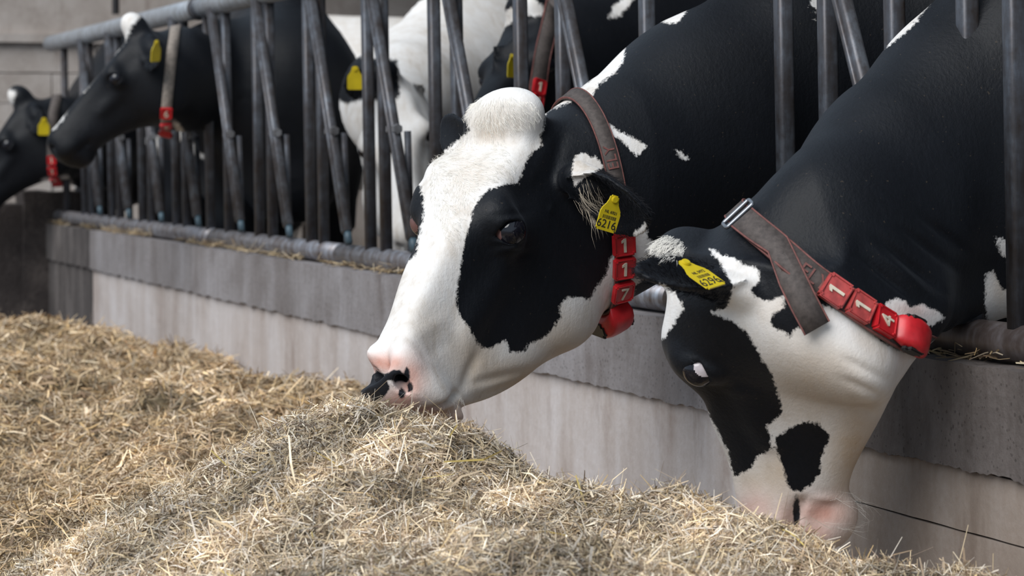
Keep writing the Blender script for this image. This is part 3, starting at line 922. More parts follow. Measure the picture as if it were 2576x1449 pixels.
c2 = make_cow('cow', org2, A2, .92, 1.04, 1.29, ears2, neck2, warp2, body=body2, gaze=(.95, .25, .10), extra=lambda P, d: smin(d, chain(P, dew2, .03), .05),
              box=((-.2, 3.2, -.02), (2.9, 5.4, 1.6), (.14, 3.45, .16), (.62, 4.10, .74)), fine=.0042,
              nudge=[(1641, 900, 28, 0, 55), (1724, 1000, 34, 0, 50), (1824, 1200, 14, 0, 50), (1821, 1300, 30, 0, 50), (1640, 800, 24, 0, 50), (1750, 560, 0, 20, 50)],
              bumps=[(2160, 640, 2320, 770, 11, -.007), (2200, 590, 2380, 740, 11, -.007), (2255, 560, 2420, 690, 11, -.006), (2180, 612, 2350, 752, 10, .005), (2300, 530, 2440, 640, 12, -.005),
                     (2120, 900, 2235, 960, 12, -.004), (2110, 950, 2228, 1005, 12, -.004), (2130, 1010, 2215, 1050, 12, -.003), (2040, 1250, 2130, 1258, 10, .004)])
r2 = cow_root('dairy_cow', B(sbar(2400), -.6, 0), 'black and white cow with lowered head and collar blocks 1 1 4 eating hay')
white2 = [[(1782, 624), (1816, 642), (1850, 650), (1871, 668), (1908, 676), (1912, 707), (1891, 731), (1903, 752), (1932, 757), (1972, 745), (1970, 777), (1944, 789), (1936, 812), (1952, 827), (1975, 833), (1985, 847),
           (2005, 824), (2036, 832), (2070, 768), (2090, 774), (2155, 806), (2195, 838), (2221, 862), (2260, 880), (2340, 900), (2300, 1100), (2220, 1450), (1830, 1450), (1780, 1250), (1740, 1010), (1772, 1020),
           (1788, 1053), (1815, 1099), (1834, 1138), (1838, 1171), (1847, 1197), (1867, 1191), (1897, 1168), (1906, 1148), (1926, 1138), (1942, 1132), (1936, 1096), (1929, 1069), (1952, 1056), (1969, 1037), (1965, 1014),
           (1952, 974), (1939, 935), (1920, 909), (1900, 870), (1874, 830), (1847, 811), (1815, 797), (1782, 784), (1830, 775), (1845, 720), (1810, 660)],
          [(1660, 715), (1700, 735), (1718, 775), (1710, 791), (1690, 824), (1677, 843), (1640, 880), (1600, 760)],
          [(2222, 768), (2250, 752), (2280, 760), (2290, 775), (2320, 765), (2360, 785), (2375, 800), (2330, 830), (2250, 815)],
          [(2200, 130), (2230, 92), (2280, 30), (2305, -40), (2370, -40), (2330, 22), (2290, 72), (2240, 112)],
          [(2502, 596), (2540, 605), (2700, 600), (2700, 1200), (2300, 1200), (2300, 860), (2490, 850), (2478, 760), (2480, 690), (2500, 678), (2515, 720), (2545, 738), (2556, 730), (2550, 690), (2530, 650), (2515, 632)]]
black2 = [[(1952, 1105), (1959, 1096), (1985, 1079), (2018, 1063), (2057, 1061), (2070, 1079), (2088, 1092), (2080, 1125), (2067, 1151), (2064, 1191), (2044, 1217), (2018, 1237), (1992, 1233), (1979, 1210), (1969, 1178), (1955, 1138)]]
finish_cow(c2, r2, M_COAT, white2, black2, pink=[(1900, 1280, 60, 45, .6), (1980, 1300, 50, 50, .6), (2070, 1290, 80, 45, .85), (2030, 1340, 90, 40, .8), (2300, 780, 50, 25, .5)],
           dirt=[(2050, 960, 150, 120, .7), (2150, 1150, 75, 150, 1.0), (1960, 1190, 70, 70, .75), (2180, 850, 60, 60, .4), (2520, 720, 30, 90, .6), (1900, 1210, 60, 40, .6), (2000, 790, 120, 60, .35)],
           dark=[(2004, 1288, 9, 40)])
put_eyes(c2, (.20, -.93, .25), True, None, .80)

# ---- cows further back
def head_axes(Fv, xv): return axes_of(Fv, xv)
def far_cow(label, at, Y, Fv, xv, sc, ears, neck, sh, back, white, black, name='dairy_cow', fine=.010, eyes=True, zs=1.28, hears=(), **kw):
    org = W(at[0], at[1], Y); A = head_axes(Fv, xv)
    bd = cow_body(sh, back) if sh is not None else None
    Sx = np.array([sc*1.04, sc, sc*zs])
    for sd, vec, op, kw2 in hears:
        b_ = org+A@(np.array([sd*.082, .012, -.045])*Sx); ears = list(ears)+[(b_, b_+np.asarray(vec, float), op, kw2)]
    ax0 = org; hd = org+nrm(Fv)*.5
    flo = np.minimum(org, hd)-.20; fhi = np.maximum(org, hd)+.20
    e = [org, hd, np.asarray(sh)+nrm(back)*1.8, np.asarray(sh)-nrm(back)*.5]+[p for p, r in neck]
    lo = np.min(e, 0)-.5; hi = np.max(e, 0)+.5; lo[2] = -.03; hi[2] = max(hi[2], 1.55)
    c = make_cow(name, org, A, sc, 1.04, zs, ears, neck, (), body=bd, fine=fine, coarse=.05, box=(lo, hi, flo, fhi), **kw)
    r = cow_root(name, (sh[0], sh[1], 0), label)
    finish_cow(c, r, M_COAT, white, black)
    c.root = r
    if eyes: put_eyes(c)
    return c
c3 = far_cow('black cow with raised head and thin white blaze, looking left over the hay', (354, 84), 8.65, (-.70, -.12, -.70), (-.13, .99, -.04), .87,
             [], [(W(400, 205, 8.66), .115), (W(450, 200, 8.74), .165), (W(560, 200, 8.98), .20), (B(sbar(530), -.28, 1.0)+U*.1, .26), (B(sbar(530), -.32, .98)+U*.22, .29)],
             B(sbar(530), -.33, .98)+U*.28, (-.24, .97, 0),
             [[(258, 132), (286, 95), (298, 20), (340, 15), (354, 42), (334, 64), (316, 100), (286, 138)], [(195, 232), (225, 190), (262, 138), (270, 150), (236, 198), (210, 232)], [(120, 265), (190, 205), (198, 212), (172, 262), (160, 300), (135, 325), (100, 320)],
              [(300, 352), (400, 345), (395, 390), (300, 390)], [(432, 300), (450, 310), (470, 345), (520, 400), (500, 395), (450, 350)]], [],
             zs=1.32, hears=[(-1, (.045, -.13, -.075), (-.35, -.9, -.1), dict(wid=.060, cup=.030)), (1, (-.02, .14, -.05), (-.35, .9, -.1), dict(wid=.058, cup=.030))])
c4 = far_cow('black cow with white forehead at the far left corner behind the low wall', (66, 258), 11.35, (-.62, -.12, -.77), (-.12, .99, -.06), 1.0,
             [], [(W(105, 350, 11.35), .12), (W(145, 345, 11.42), .17), (W(235, 350, 11.65), .22), (W(300, 320, 12.1), .30)],
             W(320, 300, 12.25), (.22, .97, 0), [[(-20, 320), (0, 270), (18, 222), (40, 232), (32, 262), (10, 290)], [(90, 480), (110, 450), (170, 440), (190, 470), (150, 500)]], [],
             zs=1.32, hears=[(-1, (.055, -.13, -.085), (-.35, -.9, -.1), dict(wid=.060, cup=.030))])
c5 = far_cow('white cow with black hindquarters standing broadside inside the barn', (1760, 190), 11.7, (.8, -.1, -.6), (.1, .99, 0), .9, [],
             [(W(1750, 230, 11.8), .14), (W(1660, 230, 11.85), .22), (W(1560, 230, 11.9), .32)], W(1530, 262, 11.9), (-1, .04, 0),
             [[(845, -100), (1500, -100), (1500, 900), (600, 900), (600, 480), (862, 470), (850, 250), (832, 120)], [(730, 60), (770, 38), (850, 25), (850, 45), (780, 55)]], [], eyes=False)
c7 = far_cow('white faced cow with black ears and a yellow tag looking out between the bars', (962, 205), 7.55, (.16, -.50, -.85), (-.97, .16, -.27), .92,
             [(W(940, 215, 7.50), W(862, 208, 7.45), (0, -.9, -.2), dict(wid=.056, cup=.030)), (W(1000, 220, 7.62), W(1060, 250, 7.72), (0, -.9, -.2), dict(wid=.056, cup=.030))],
             [(W(970, 300, 7.72), .12), (W(1000, 260, 7.95), .18), (W(1070, 265, 8.35), .28)], W(1120, 300, 8.55), (.62, .78, 0),
             [[(500, -200), (1700, -200), (1700, 1200), (500, 1200)]], [[(850, 158), (870, 140), (1000, 150), (1005, 240), (985, 262), (930, 246), (870, 262), (850, 250)]])
c6 = far_cow('black cow with white forehead and brown collar standing behind the bars', (1338, 50), 6.85, (-.38, -.74, -.55), (-.80, .55, -.2), .92,
             [(W(1298, 120, 6.72), W(1250, 178, 6.66), (-.2, -.95, -.1), dict(wid=.050, cup=.028))],
             [(W(1370, 150, 6.92), .13), (W(1430, 165, 7.02), .18), (W(1580, 170, 7.2), .24), (W(1780, 120, 7.45), .32)], W(1850, 190, 7.5), (.75, .66, 0),
             [[(1190, 110), (1225, 60), (1300, 10), (1330, -10), (1385, 30), (1350, 42), (1310, 34), (1262, 78), (1225, 95)], [(1530, 45), (1545, 15), (1575, -10), (1600, -10), (1560, 40)]], [])
# ---------------------------------------------------------------- collars, tags, hair
def text_mesh(txt, size, ext, name='lettering'):
    cu = bpy.data.curves.new('t', 'FONT'); cu.body = txt; cu.size = size; cu.extrude = ext
    cu.align_x = 'CENTER'; cu.align_y = 'CENTER'; cu.resolution_u = 4
    o = bpy.data.objects.new('t', cu); COL.objects.link(o)
    dg = bpy.context.evaluated_depsgraph_get()
    me = bpy.data.meshes.new_from_object(o.evaluated_get(dg))
    bpy.data.objects.remove(o); bpy.data.curves.remove(cu)
    me.name = name
    # centre on the ink
    v = np.empty(len(me.vertices)*3, np.float32); me.vertices.foreach_get('co', v); v = v.reshape(-1, 3)
    v[:, :2] -= (v[:, :2].max(0)+v[:, :2].min(0))/2
    me.vertices.foreach_set('co', v.ravel())
    return me
def place(o, org, x, y, z, parent=None):
    M = Matrix(((x[0], y[0], z[0], org[0]), (x[1], y[1], z[1], org[1]), (x[2], y[2], z[2], org[2]), (0, 0, 0, 1)))
    o.matrix_world = M
    if parent is not None:
        bpy.context.view_layer.update()
        o.parent = parent; o.matrix_parent_inverse = parent.matrix_world.inverted()
    return o
def rbox(w, h, d, bev, rim=0.0):
    """rounded plate, front at +z; rim > 0 leaves a raised rim round the face"""
    bm = bmesh.new(); bmesh.ops.create_cube(bm, size=1)
    for v in bm.verts: v.co = Vector((v.co.x*w, v.co.y*h, v.co.z*d))
    es = [e for e in bm.edges if abs((e.verts[0].co-e.verts[1].co).z) > d*.5]
    bmesh.ops.bevel(bm, geom=es, offset=bev, segments=4, affect='EDGES')
    top = max(bm.faces, key=lambda f: f.calc_center_median().z)
    bmesh.ops.bevel(bm, geom=list(top.edges), offset=min(bev*.5, d*.3), segments=2, affect='EDGES')
    top = max(bm.faces, key=lambda f: f.calc_area() if f.normal.z > .9 else -1)
    if rim:
        bmesh.ops.inset_region(bm, faces=[top], thickness=rim)
        bmesh.ops.inset_region(bm, faces=[top], thickness=rim*.35, depth=-d*.16)
    return bm
def one_mesh():
    """moulded numeral one: upright stroke with a short flag"""
    bm = bmesh.new()
    o = [(-.0022, -.0125), (.0022, -.0125), (.0022, .0125), (-.0012, .0125), (-.0062, .0085), (-.0062, .0045), (-.0022, .0066)]
    f = bm.faces.new([bm.verts.new(Vector((a, b, -.001))) for a, b in o])
    r = bmesh.ops.extrude_face_region(bm, geom=[f])
    for v in r['geom']:
        if isinstance(v, bmesh.types.BMVert): v.co.z = .0012
    bmesh.ops.recalc_face_normals(bm, faces=bm.faces)
    return bm_mesh('numeral', bm)
class Ring:
    """closed line round a cow's neck in the plane (centre, normal)"""
    def __init__(s, c, centre, normal, width, rmax=.34, n=140, off=.003):
        s.n = n; nn = nrm(normal); s.nn = nn; s.w = width
        e1 = nrm(np.cross(nn, (0, 0, 1))); e2 = np.cross(nn, e1); s.e1, s.e2 = e1, e2
        s.c = np.asarray(centre, float)
        R = []
        for k in (-1, 0, 1):
            o = s.c+nn*k*width*.5
            D = c.X-o; h = D@nn
            m = (np.abs(h) < .010) & ~c.isear
            D = D[m]; a = np.arctan2(D@e2, D@e1); r = np.hypot(D@e2, D@e1)
            q = r < rmax; a, r = a[q], r[q]
            b = ((a+np.pi)/(2*np.pi)*n).astype(int) % n
            rr = np.full(n, np.nan)
            for i in range(n):
                x = r[b == i]
                if len(x): rr[i] = np.percentile(x, 80)
            ok = ~np.isnan(rr); idx = np.arange(n)
            rr = np.interp(idx, np.concatenate([idx[ok]-n, idx[ok], idx[ok]+n]), np.tile(rr[ok], 3))
            ker = np.array([1, 3, 5, 6, 5, 3, 1.]); ker /= ker.sum()
            rr = np.convolve(np.concatenate([rr[-6:], rr, rr[:6]]), ker, 'same')[6:-6]
            R.append(rr+off)
        s.R = np.array(R)
        s.ang = (np.arange(n)+.5)/n*2*np.pi-np.pi
        s.dir = np.cos(s.ang)[:, None]*e1+np.sin(s.ang)[:, None]*e2
        s.mid = s.c+s.dir*s.R[1][:, None]
        s.lo = s.c-nn*width*.5+s.dir*s.R[0][:, None]; s.hi = s.c+nn*width*.5+s.dir*s.R[2][:, None]
        s.p2 = proj(s.mid)
        # near half faces the camera
        s.near = (s.dir@nrm(-s.c+np.array([0, 0, CAMZ]))) > -.05
    def at(s, px, py):
        d = np.hypot(s.p2[:, 0]-px, s.p2[:, 1]-py)+np.where(s.near, 0, 1e4)
        return int(d.argmin())
    def frame(s, i, up_i=None):
        t = nrm(s.mid[(i+1) % s.n]-s.mid[i-1]); w = nrm(s.hi[i]-s.lo[i]); nn = nrm(np.cross(t, w))
        if nn@s.dir[i] < 0: nn = -nn
        return t, w, nn
    def band(s, f0, f1, o0, o1):
        """closed band between width fractions f0..f1 (-.5 .. .5), offsets o0..o1 outward"""
        V = []
        for i in range(s.n):
            t, w, nn = s.frame(i)
            a = s.mid[i]+(s.hi[i]-s.lo[i])*f0; b = s.mid[i]+(s.hi[i]-s.lo[i])*f1
            V += [a+nn*o0, b+nn*o0, b+nn*o1, a+nn*o1]
        F = []
        for i in range(s.n):
            j = (i+1) % s.n
            for k in range(4):
                F.append((i*4+k, i*4+(k+1) % 4, j*4+(k+1) % 4, j*4+k))
        return np.array(V), np.array(F)
def collar(label, cow, ring, digits, spots_, up_px, tsp, worn, letters=None, sm=None):
    root = empty('cow_collar', ring.c); tag(root, label, 'collar', 'cow collars')
    st = link('strap', mesh_np('strap', *ring.band(-.5, .5, 0, .004), smooth=False), sm or M_STRAP, root)
    for a, b in (() if sm else ((-.5, -.45), (.45, .5))):
        link('red_edging', mesh_np('red_edging', *ring.band(a-.005, b+.005, .001, .0046), smooth=False), M_STITCH, st)
    for dgt, (px, py), m in zip(digits, spots_, worn):
        i = ring.at(px, py); t, w, nn = ring.frame(i)
        up = t if (proj(ring.mid[i]+t*.02)-proj(ring.mid[i]))@np.asarray(up_px) > 0 else -t
        x = np.cross(up, nn)
        org = ring.mid[i]+nn*.0095
        bk = link('number_block', bm_mesh('number_block', rbox(.040, .0400, .011, .0030, .0022), False), m)
        place(bk, org, x, up, nn, root); bk['label'] = 'red plastic block with raised white numeral '+dgt
        nm = link('numeral', one_mesh() if dgt == '1' else text_mesh(dgt, .034, .0012, 'numeral'), M_NUM)
        place(nm, org+nn*.0048, x, up, nn, bk)
    if tsp is not None:
        (px, py), length, thick, wid, sgn_px = tsp
        i = ring.at(px, py); t, w, nn = ring.frame(i)
        step = 1 if (proj(ring.mid[(i+1) % ring.n])-proj(ring.mid[i]))@np.asarray(sgn_px) > 0 else -1
        seg = np.linalg.norm(ring.mid[(i+1) % ring.n]-ring.mid[i])
        m = max(6, int(length/seg)); NS = 24; V = []
        for k in range(m+1):
            u = k/m; j = (i+step*k) % ring.n; t, w, nn = ring.frame(j)
            hgt = thick*(math.sin(math.pi*min(max(u, .0), 1))**.45+.02); ww = wid*.5*(.35+.65*math.sin(math.pi*min(max(u*.96+.02, 0), 1))**.35)
            c0 = ring.mid[j]+nn*(.004+hgt*.5)
            for q in range(NS):
                a = 2*math.pi*q/NS; ca, sa = math.cos(a), math.sin(a)
                V.append(c0+w*ww*np.sign(ca)*abs(ca)**.55+nn*hgt*.5*np.sign(sa)*abs(sa)**.7)
        F = [(k*NS+q, k*NS+(q+1) % NS, (k+1)*NS+(q+1) % NS, (k+1)*NS+q) for k in range(m) for q in range(NS)]
        V = np.array(V); c0 = len(V); V = np.concatenate([V, [V[:NS].mean(0)], [V[-NS:].mean(0)]])
        for q in range(0, NS, 2):
            F.append((c0, (q+2) % NS, q+1, q)); F.append((c0+1, m*NS+q, m*NS+q+1, m*NS+(q+2) % NS))
        tp = link('transponder', mesh_np('transponder', V, np.array(F)), M_RED, root)
        tp['label'] = 'rounded red transponder with a dark side panel'
        j = (i+step*(m//2)) % ring.n; t, w, nn = ring.frame(j)
        for fw in (w, -w):
            wdw = link('dark_panel', bm_mesh('dark_panel', rbox(length*.50, thick*.62, .005, .006)), M_BLKPL)
            place(wdw, ring.mid[j]+nn*(.004+thick*.50)+fw*(wid*.5-.001), np.cross(nn, fw), nn, fw, tp)
    if letters:
        for txt, (px, py), size, flip in letters:
            i = ring.at(px, py); t, w, nn = ring.frame(i)
            d = t if (proj(ring.mid[i]+t*.02)-proj(ring.mid[i]))@np.asarray(flip) > 0 else -t
            lt = link('lettering', text_mesh(txt, size, .0004), M_STITCH)
            place(lt, ring.mid[i]+nn*.0045, d, np.cross(nn, d), nn, st)
    return root
def three(c, a, b, d):
    n_ = nrm(np.cross(b-a, d-a)); return n_
# collar of the cow with the blaze
a_ = W(1398, 252, 4.60); b_1 = surf_at(c1, 1514, 352); d_1 = surf_at(c1, 1556, 720)
n1_ = three(c1, a_, b_1, d_1)
cen1 = (W(1404, 252, 4.60)+W(1530, 800, 4.56))/2
ring1 = Ring(c1, cen1, n1_, .031)
col1 = collar('brown webbing collar with red blocks 1 1 7 on the white-blazed cow', c1, ring1, '117', [(1558, 616), (1558, 672), (1557, 732)], (0, -1),
              ((1552, 758), .135, .046, .062, (-.5, 1)), [M_RED, M_RED, M_RED], [('ELY', (1534, 395), .028, (-.3, -1))])
# collar of the feeding cow
a_ = W(1838, 505, 3.84); b_2 = surf_at(c2, 2097, 727); d_2 = surf_at(c2, 2240, 820)
n2_ = three(c2, a_, b_2, d_2)
cen2 = (W(1838, 505, 3.84)+W(2290, 840, 3.80))/2
ring2 = Ring(c2, cen2, n2_, .036)
col2 = collar('brown webbing collar with buckle and red blocks 1 1 4 on the feeding cow', c2, ring2, '114', [(2097, 727), (2155, 767), (2210, 808)], (-1, -.6),
              ((2240, 822), .085, .030, .050, (1, .4)), [M_REDDUST, M_REDDUST, M_RED], [('ELY', (2050, 702), .030, (1, .6))])
# its buckle and loose strap end
i = ring2.at(1858, 552); t, w, nn = ring2.frame(i)
tt = t if (proj(ring2.mid[i]+t*.02)-proj(ring2.mid[i]))@np.array([1, .6]) > 0 else -t
q0 = ring2.mid[i]+nn*.008
def rrect(o, x, y, w_, h_, r_, n=6):
    pts = []
    for cx, cy, a0 in ((w_-r_, h_-r_, 0), (-w_+r_, h_-r_, 90), (-w_+r_, -h_+r_, 180), (w_-r_, -h_+r_, 270)):
        for k in range(n+1):
            a = math.radians(a0+90*k/n); pts.append(o+x*(cx+r_*math.cos(a))+y*(cy+r_*math.sin(a)))
    pts.append(pts[0]); pts.append(pts[1])
    return pts
V, F = tube(rrect(q0, tt, w, .009, .026, .004), .0032, 10, False)
link('buckle', mesh_np('buckle', V, F), M_STEEL, col2)
# strap end: lies on the collar to (1970,640), then hangs off to (2060,840)
ka = ring2.at(1866, 560); kb = ring2.at(1965, 640)
path = []
step = 1 if ((kb-ka) % ring2.n) < ring2.n/2 else -1
k = ka
while k != kb:
    t, w, nn = ring2.frame(k); path.append((ring2.mid[k]+nn*.0058, w, nn)); k = (k+step) % ring2.n
pe = path[-1]
for u, (px, py) in ((.3, (1992, 700)), (.6, (2022, 762)), (1.0, (2056, 826))):
    sp = surf_at(c2, px, py); nn_ = nrm(np.array([0, 0, CAMZ])-sp)
    p = sp+nn_*.014
    ww = nrm(W(px+26, py-15, 4)-W(px, py, 4)); path.append((p, ww if ww@pe[1] > 0 else -ww, nn_))
V = []; F = []
for p, w, nn in path:
    for a, b in ((-.5, 0), (.5, 0), (.5, .0035), (-.5, .0035)): V.append(p+w*.041*a+nn*b)
for j in range(len(path)-1):
    for k in range(4): F.append((j*4+k, j*4+(k+1) % 4, j*4+4+(k+1) % 4, j*4+4+k))
F += [(3, 2, 1, 0), tuple(len(path)*4-4+k for k in range(4))]
te = link('strap_end', mesh_np('strap_end', np.array(V), np.array(F), False), M_STRAP, col2)
for sg in (-1, 1):
    V = []; F = []
    for p, w, nn in path:
        for a, b in ((-.03, .001), (.03, .001), (.03, .0041), (-.03, .0041)): V.append(p+w*.041*(a+sg*.475)+nn*b)
    for j in range(len(path)-1):
        for k in range(4): F.append((j*4+k, j*4+(k+1) % 4, j*4+4+(k+1) % 4, j*4+4+k))
    link('red_edging', mesh_np('red_edging', np.array(V), np.array(F), False), M_STITCH, te)

# ear tags
def ear_tag(cow, org, X, Y, number, small, country, label, detail=True, sc=1.0):
    X = np.asarray(X, float); x = nrm(X); Y = np.asarray(Y, float); y = nrm(Y-x*(Y@x)); z = np.cross(x, y)
    o2 = [(-.022, -.034), (.022, -.034), (.0225, .004), (.011, .020), (.009, .034), (-.009, .034), (-.011, .020), (-.0225, .004)]
    bm = bmesh.new()
    f = bm.faces.new([bm.verts.new(Vector((a*sc, b*sc, 0))) for a, b in o2])
    r = bmesh.ops.extrude_face_region(bm, geom=[f])
    for v in r['geom']:
        if isinstance(v, bmesh.types.BMVert): v.co.z += .0022
    es = [e for e in bm.edges if abs((e.verts[0].co-e.verts[1].co).z) > .001]
    bmesh.ops.bevel(bm, geom=es, offset=.003*sc, segments=3, affect='EDGES')
    bmesh.ops.recalc_face_normals(bm, faces=bm.faces)
    tg = link('ear_tag', bm_mesh('ear_tag', bm), M_TAG); tg['label'] = label
    place(tg, org, x, y, z, cow.root)
    bt_ = link('stud', bm_mesh('stud', cyl_bm((0, .026*sc, .0015), (0, .026*sc, .006), .0065*sc, 16, .001)), M_TAG)
    place(bt_, org, x, y, z, tg)
    if detail:
        for txt, sz, px, py in ((number, .0235, -.002, -.021), (small, .010, .0185, -.028), (country, .0085, 0, .002)):
            lt = link('lettering', text_mesh(txt, sz*sc*.92, .0003), M_INK)
            place(lt, org+(x*px+y*py)*sc+z*.0024, x, y, z, tg)
        bm = bmesh.new()
        rr = random.Random(int(number)); u = -.013
        while u < .013:
            w_ = rr.choice((.0005, .0009, .0013)); 
            vs_ = [bm.verts.new(Vector((a, b, .0025))) for a, b in ((u, -.0105), (u+w_, -.0105), (u+w_, -.0045), (u, -.0045))]
            bm.faces.new(vs_); u += w_+rr.choice((.0006, .001))
        bc = link('barcode', bm_mesh('barcode', bm), M_INK); place(bc, org, x, y, z, tg)
s1 = 4.36/FPX
ear_tag(c1, W(1534, 536, 4.275), (48*s1, .020, -15*s1), (13*s1, -.004, 97*s1), '6216', '3', 'NL 6921', 'yellow ear tag printed 6216', sc=.9)
s2 = 3.62/FPX
ear_tag(c2, W(1758, 690, 3.60), (45*s2, .030, 10*s2), (-46*s2, .019, 34*s2), '6296', '4', 'NL 5972', 'yellow ear tag printed 6296', sc=1.0)
# more distant tags and collars
def far_tag(c, px, py, Y, X, Yv, label, sc=1.0):
    ear_tag(c, W(px, py, Y), X, Yv, '1', '', '', label, False, sc)
far_tag(c3, 392, 128, 8.36, (.5, .8, .1), (.15, -.1, 1), 'small yellow ear tag', 1.05)
far_tag(c4, 110, 318, 10.98, (.8, .3, 0), (.1, -.1, 1), 'small yellow ear tag', 1.1)
far_tag(c7, 893, 196, 7.38, (1, .1, 0), (0, -.2, 1), 'small yellow ear tag', 1.0)
far_tag(c6, 1286, 165, 6.58, (.45, .8, 0), (0, -.1, 1), 'small yellow ear tag', .9)
M_TANSTRAP = simple('faded_webbing', (.24, .205, .175), .8, 0, .3, 90)
def far_collar(label, c, top, near, bot, digits, pos, width, tsp, sm=None):
    a = W(*top); b = surf_at(c, *near, rad=14); d = W(*bot)
    n_ = three(c, a, b, d)
    rg = Ring(c, (a+d)/2, n_, width, rmax=.30, n=90)
    return collar(label, c, rg, digits, pos, (0, -1), tsp, [M_RED]*len(digits), None, sm)
far_collar('tan collar with a red block on the black cow raising its head', c3, (440, 88, 8.72), (425, 200), (415, 345, 8.66), '69', [(416, 282), (416, 312)], .034, ((415, 328), .06, .022, .050, (0, 1)), M_TANSTRAP)
far_collar('dark collar with red blocks on the cow at the far left corner', c4, (145, 250, 11.4), (130, 360), (140, 470, 11.35), '119', [(130, 402), (132, 426), (134, 448)], .040, ((136, 462), .05, .022, .050, (0, 1)), simple('dark_webbing', (.09, .075, .068), .8, 0, .3, 90))
far_collar('brown collar with red block on the cow standing behind the bars', c6, (1390, 48, 6.9), (1362, 150), (1350, 300, 6.85), '11', [(1350, 215), (1349, 262)], .042, None)

# hair
rngF = np.random.default_rng(11)
M_TANHAIR = simple('tan_hair', (.52, .44, .34), .7, 0, .3, 40)
def cow_normals(c):
    me = c.obj.data; nr = np.empty(len(c.X)*3, np.float32); me.vertex_normals.foreach_get('vector', nr)
    return nr.reshape(-1, 3)
N1 = cow_normals(c1); N2 = cow_normals(c2)
def pick(c, cx, cy, rx, ry, n, near=None, front=None, N=None):
    d = ((c.P2[:, 0]-cx)/rx)**2+((c.P2[:, 1]-cy)/ry)**2
    m = d < 1
    if near is not None: m &= c.X[:, 1] < near
    if front is not None: m &= (N @ np.asarray(front)) > 0
    idx = np.nonzero(m)[0]
    return rngF.choice(idx, n)
def comb(c, N, idx, d, L, jit, lift, width, name, m):
    n = len(idx); r = c.X[idx]+rngF.normal(0, .0015, (n, 3)); nn = N[idx]
    d = np.asarray(d, float); d = np.broadcast_to(d, (n, 3)) if d.ndim == 1 else d
    t = d-nn*(d*nn).sum(1)[:, None]; t /= np.maximum(np.linalg.norm(t, axis=1), 1e-6)[:, None]
    t = t+rngF.normal(0, jit, (n, 3)); t /= np.linalg.norm(t, axis=1)[:, None]
    l = L*rngF.uniform(.55, 1.2, n)[:, None]
    mid = r+t*l*.5+nn*l*lift; tip = r+t*l+nn*l*lift*rngF.uniform(.1, 1.0, n)[:, None]
    return strands(name, r, tip, rngF.uniform(.6, 1.2, n)*width, m, c.root, mid=mid)
# crown tuft: parted near the middle, falling forward and to the side
idx = pick(c1, 1266, 288, 92, 46, 5200)
idx = idx[rngF.random(len(idx)) > ((c1.P2[idx, 0]-1266)/92)**2*.5+((c1.P2[idx, 1]-280)/54)**2*.7]
ctr = W(1262, 262, 4.42)
dv = c1.X[idx]-ctr; dv[:, 2] = -np.abs(dv[:, 2])*.5-.035; dv[:, 1] -= .02
comb(c1, N1, idx, dv, .014, .25, .06, .00024, 'crown_tuft', M_HORNHAIR)
# white whorl of hair on the forehead
idx = pick(c1, 1190, 470, 110, 170, 5000, near=4.5)
idx = idx[spots(c1.P2[idx], white1, []) > 6]
dv = np.tile(np.array([-.35, -.3, .6]), (len(idx), 1))
comb(c1, N1, idx, dv, .012, .25, .12, .00028, 'forehead_hair', M_HORNHAIR)
# fringe inside the ear, whiskers
idx = pick(c1, 1480, 500, 34, 50, 110, near=4.40)
comb(c1, N1, idx, (.22, -.35, -1.0), .050, .10, .16, .00022, 'ear_fringe', M_TANHAIR)
idx = pick(c1, 1545, 500, 100, 100, 4200, near=4.46); idx = idx[c1.isear[idx]]
idx = idx[spots(c1.P2[idx], white1, []) < -4]
comb(c1, N1, idx, (.8, -.1, -.45), .010, .3, .22, .00030, 'ear_fur', M_DARKHAIR)
idx = pick(c1, 950, 920, 60, 40, 16)
comb(c1, N1, idx, (-.5, -.4, .3), .030, .3, .5, .00010, 'whiskers', M_HORNHAIR)
idx = pick(c1, 1135, 1030, 45, 35, 50)
comb(c1, N1, idx, (.3, -.3, -.8), .018, .25, .25, .00012, 'chin_hair', M_HORNHAIR)
idx = pick(c2, 1685, 625, 40, 30, 1500)
comb(c2, N2, idx, (-.6, -.4, -.5), .016, .30, .09, .00026, 'crown_tuft', M_HORNHAIR)
idx = pick(c2, 1720, 720, 160, 95, 3000, near=3.74); idx = idx[c2.isear[idx]]; idx = idx[spots(c2.P2[idx], white2, []) < -4]
comb(c2, N2, idx, (-.75, -.1, -.15), .011, .3, .28, .00032, 'ear_fur', M_DARKHAIR)
idx = pick(c2, 2120, 1290, 45, 60, 60)
comb(c2, N2, idx, (.7, -.2, -.2), .040, .25, .3, .00010, 'whiskers', M_HORNHAIR)

# ---------------------------------------------------------------- hay
rngH = np.random.default_rng(5)
def vnoise(X, Y, sc, seed):
    """smooth value noise on a plane"""
    r = np.random.default_rng(seed); T = r.random((64, 64))
    x = X/sc; y = Y/sc; i = np.floor(x).astype(int); j = np.floor(y).astype(int); a = x-i; b = y-j
    a = a*a*(3-2*a); b = b*b*(3-2*b)
    g = lambda p, q: T[p % 64, q % 64]
    return (g(i, j)*(1-a)+g(i+1, j)*a)*(1-b)+(g(i, j+1)*(1-a)+g(i+1, j+1)*a)*b-.5
def dens(line, n):
    line = np.asarray(line, float); d = np.concatenate([[0], np.cumsum(np.linalg.norm(np.diff(line[:, :3], axis=0), axis=1))])
    t = np.linspace(0, d[-1], n)
    return np.stack([np.interp(t, d, line[:, k]) for k in range(line.shape[1])], 1)
def crest(lst): return np.array([W(px, py, Y) for px, py, Y in lst])
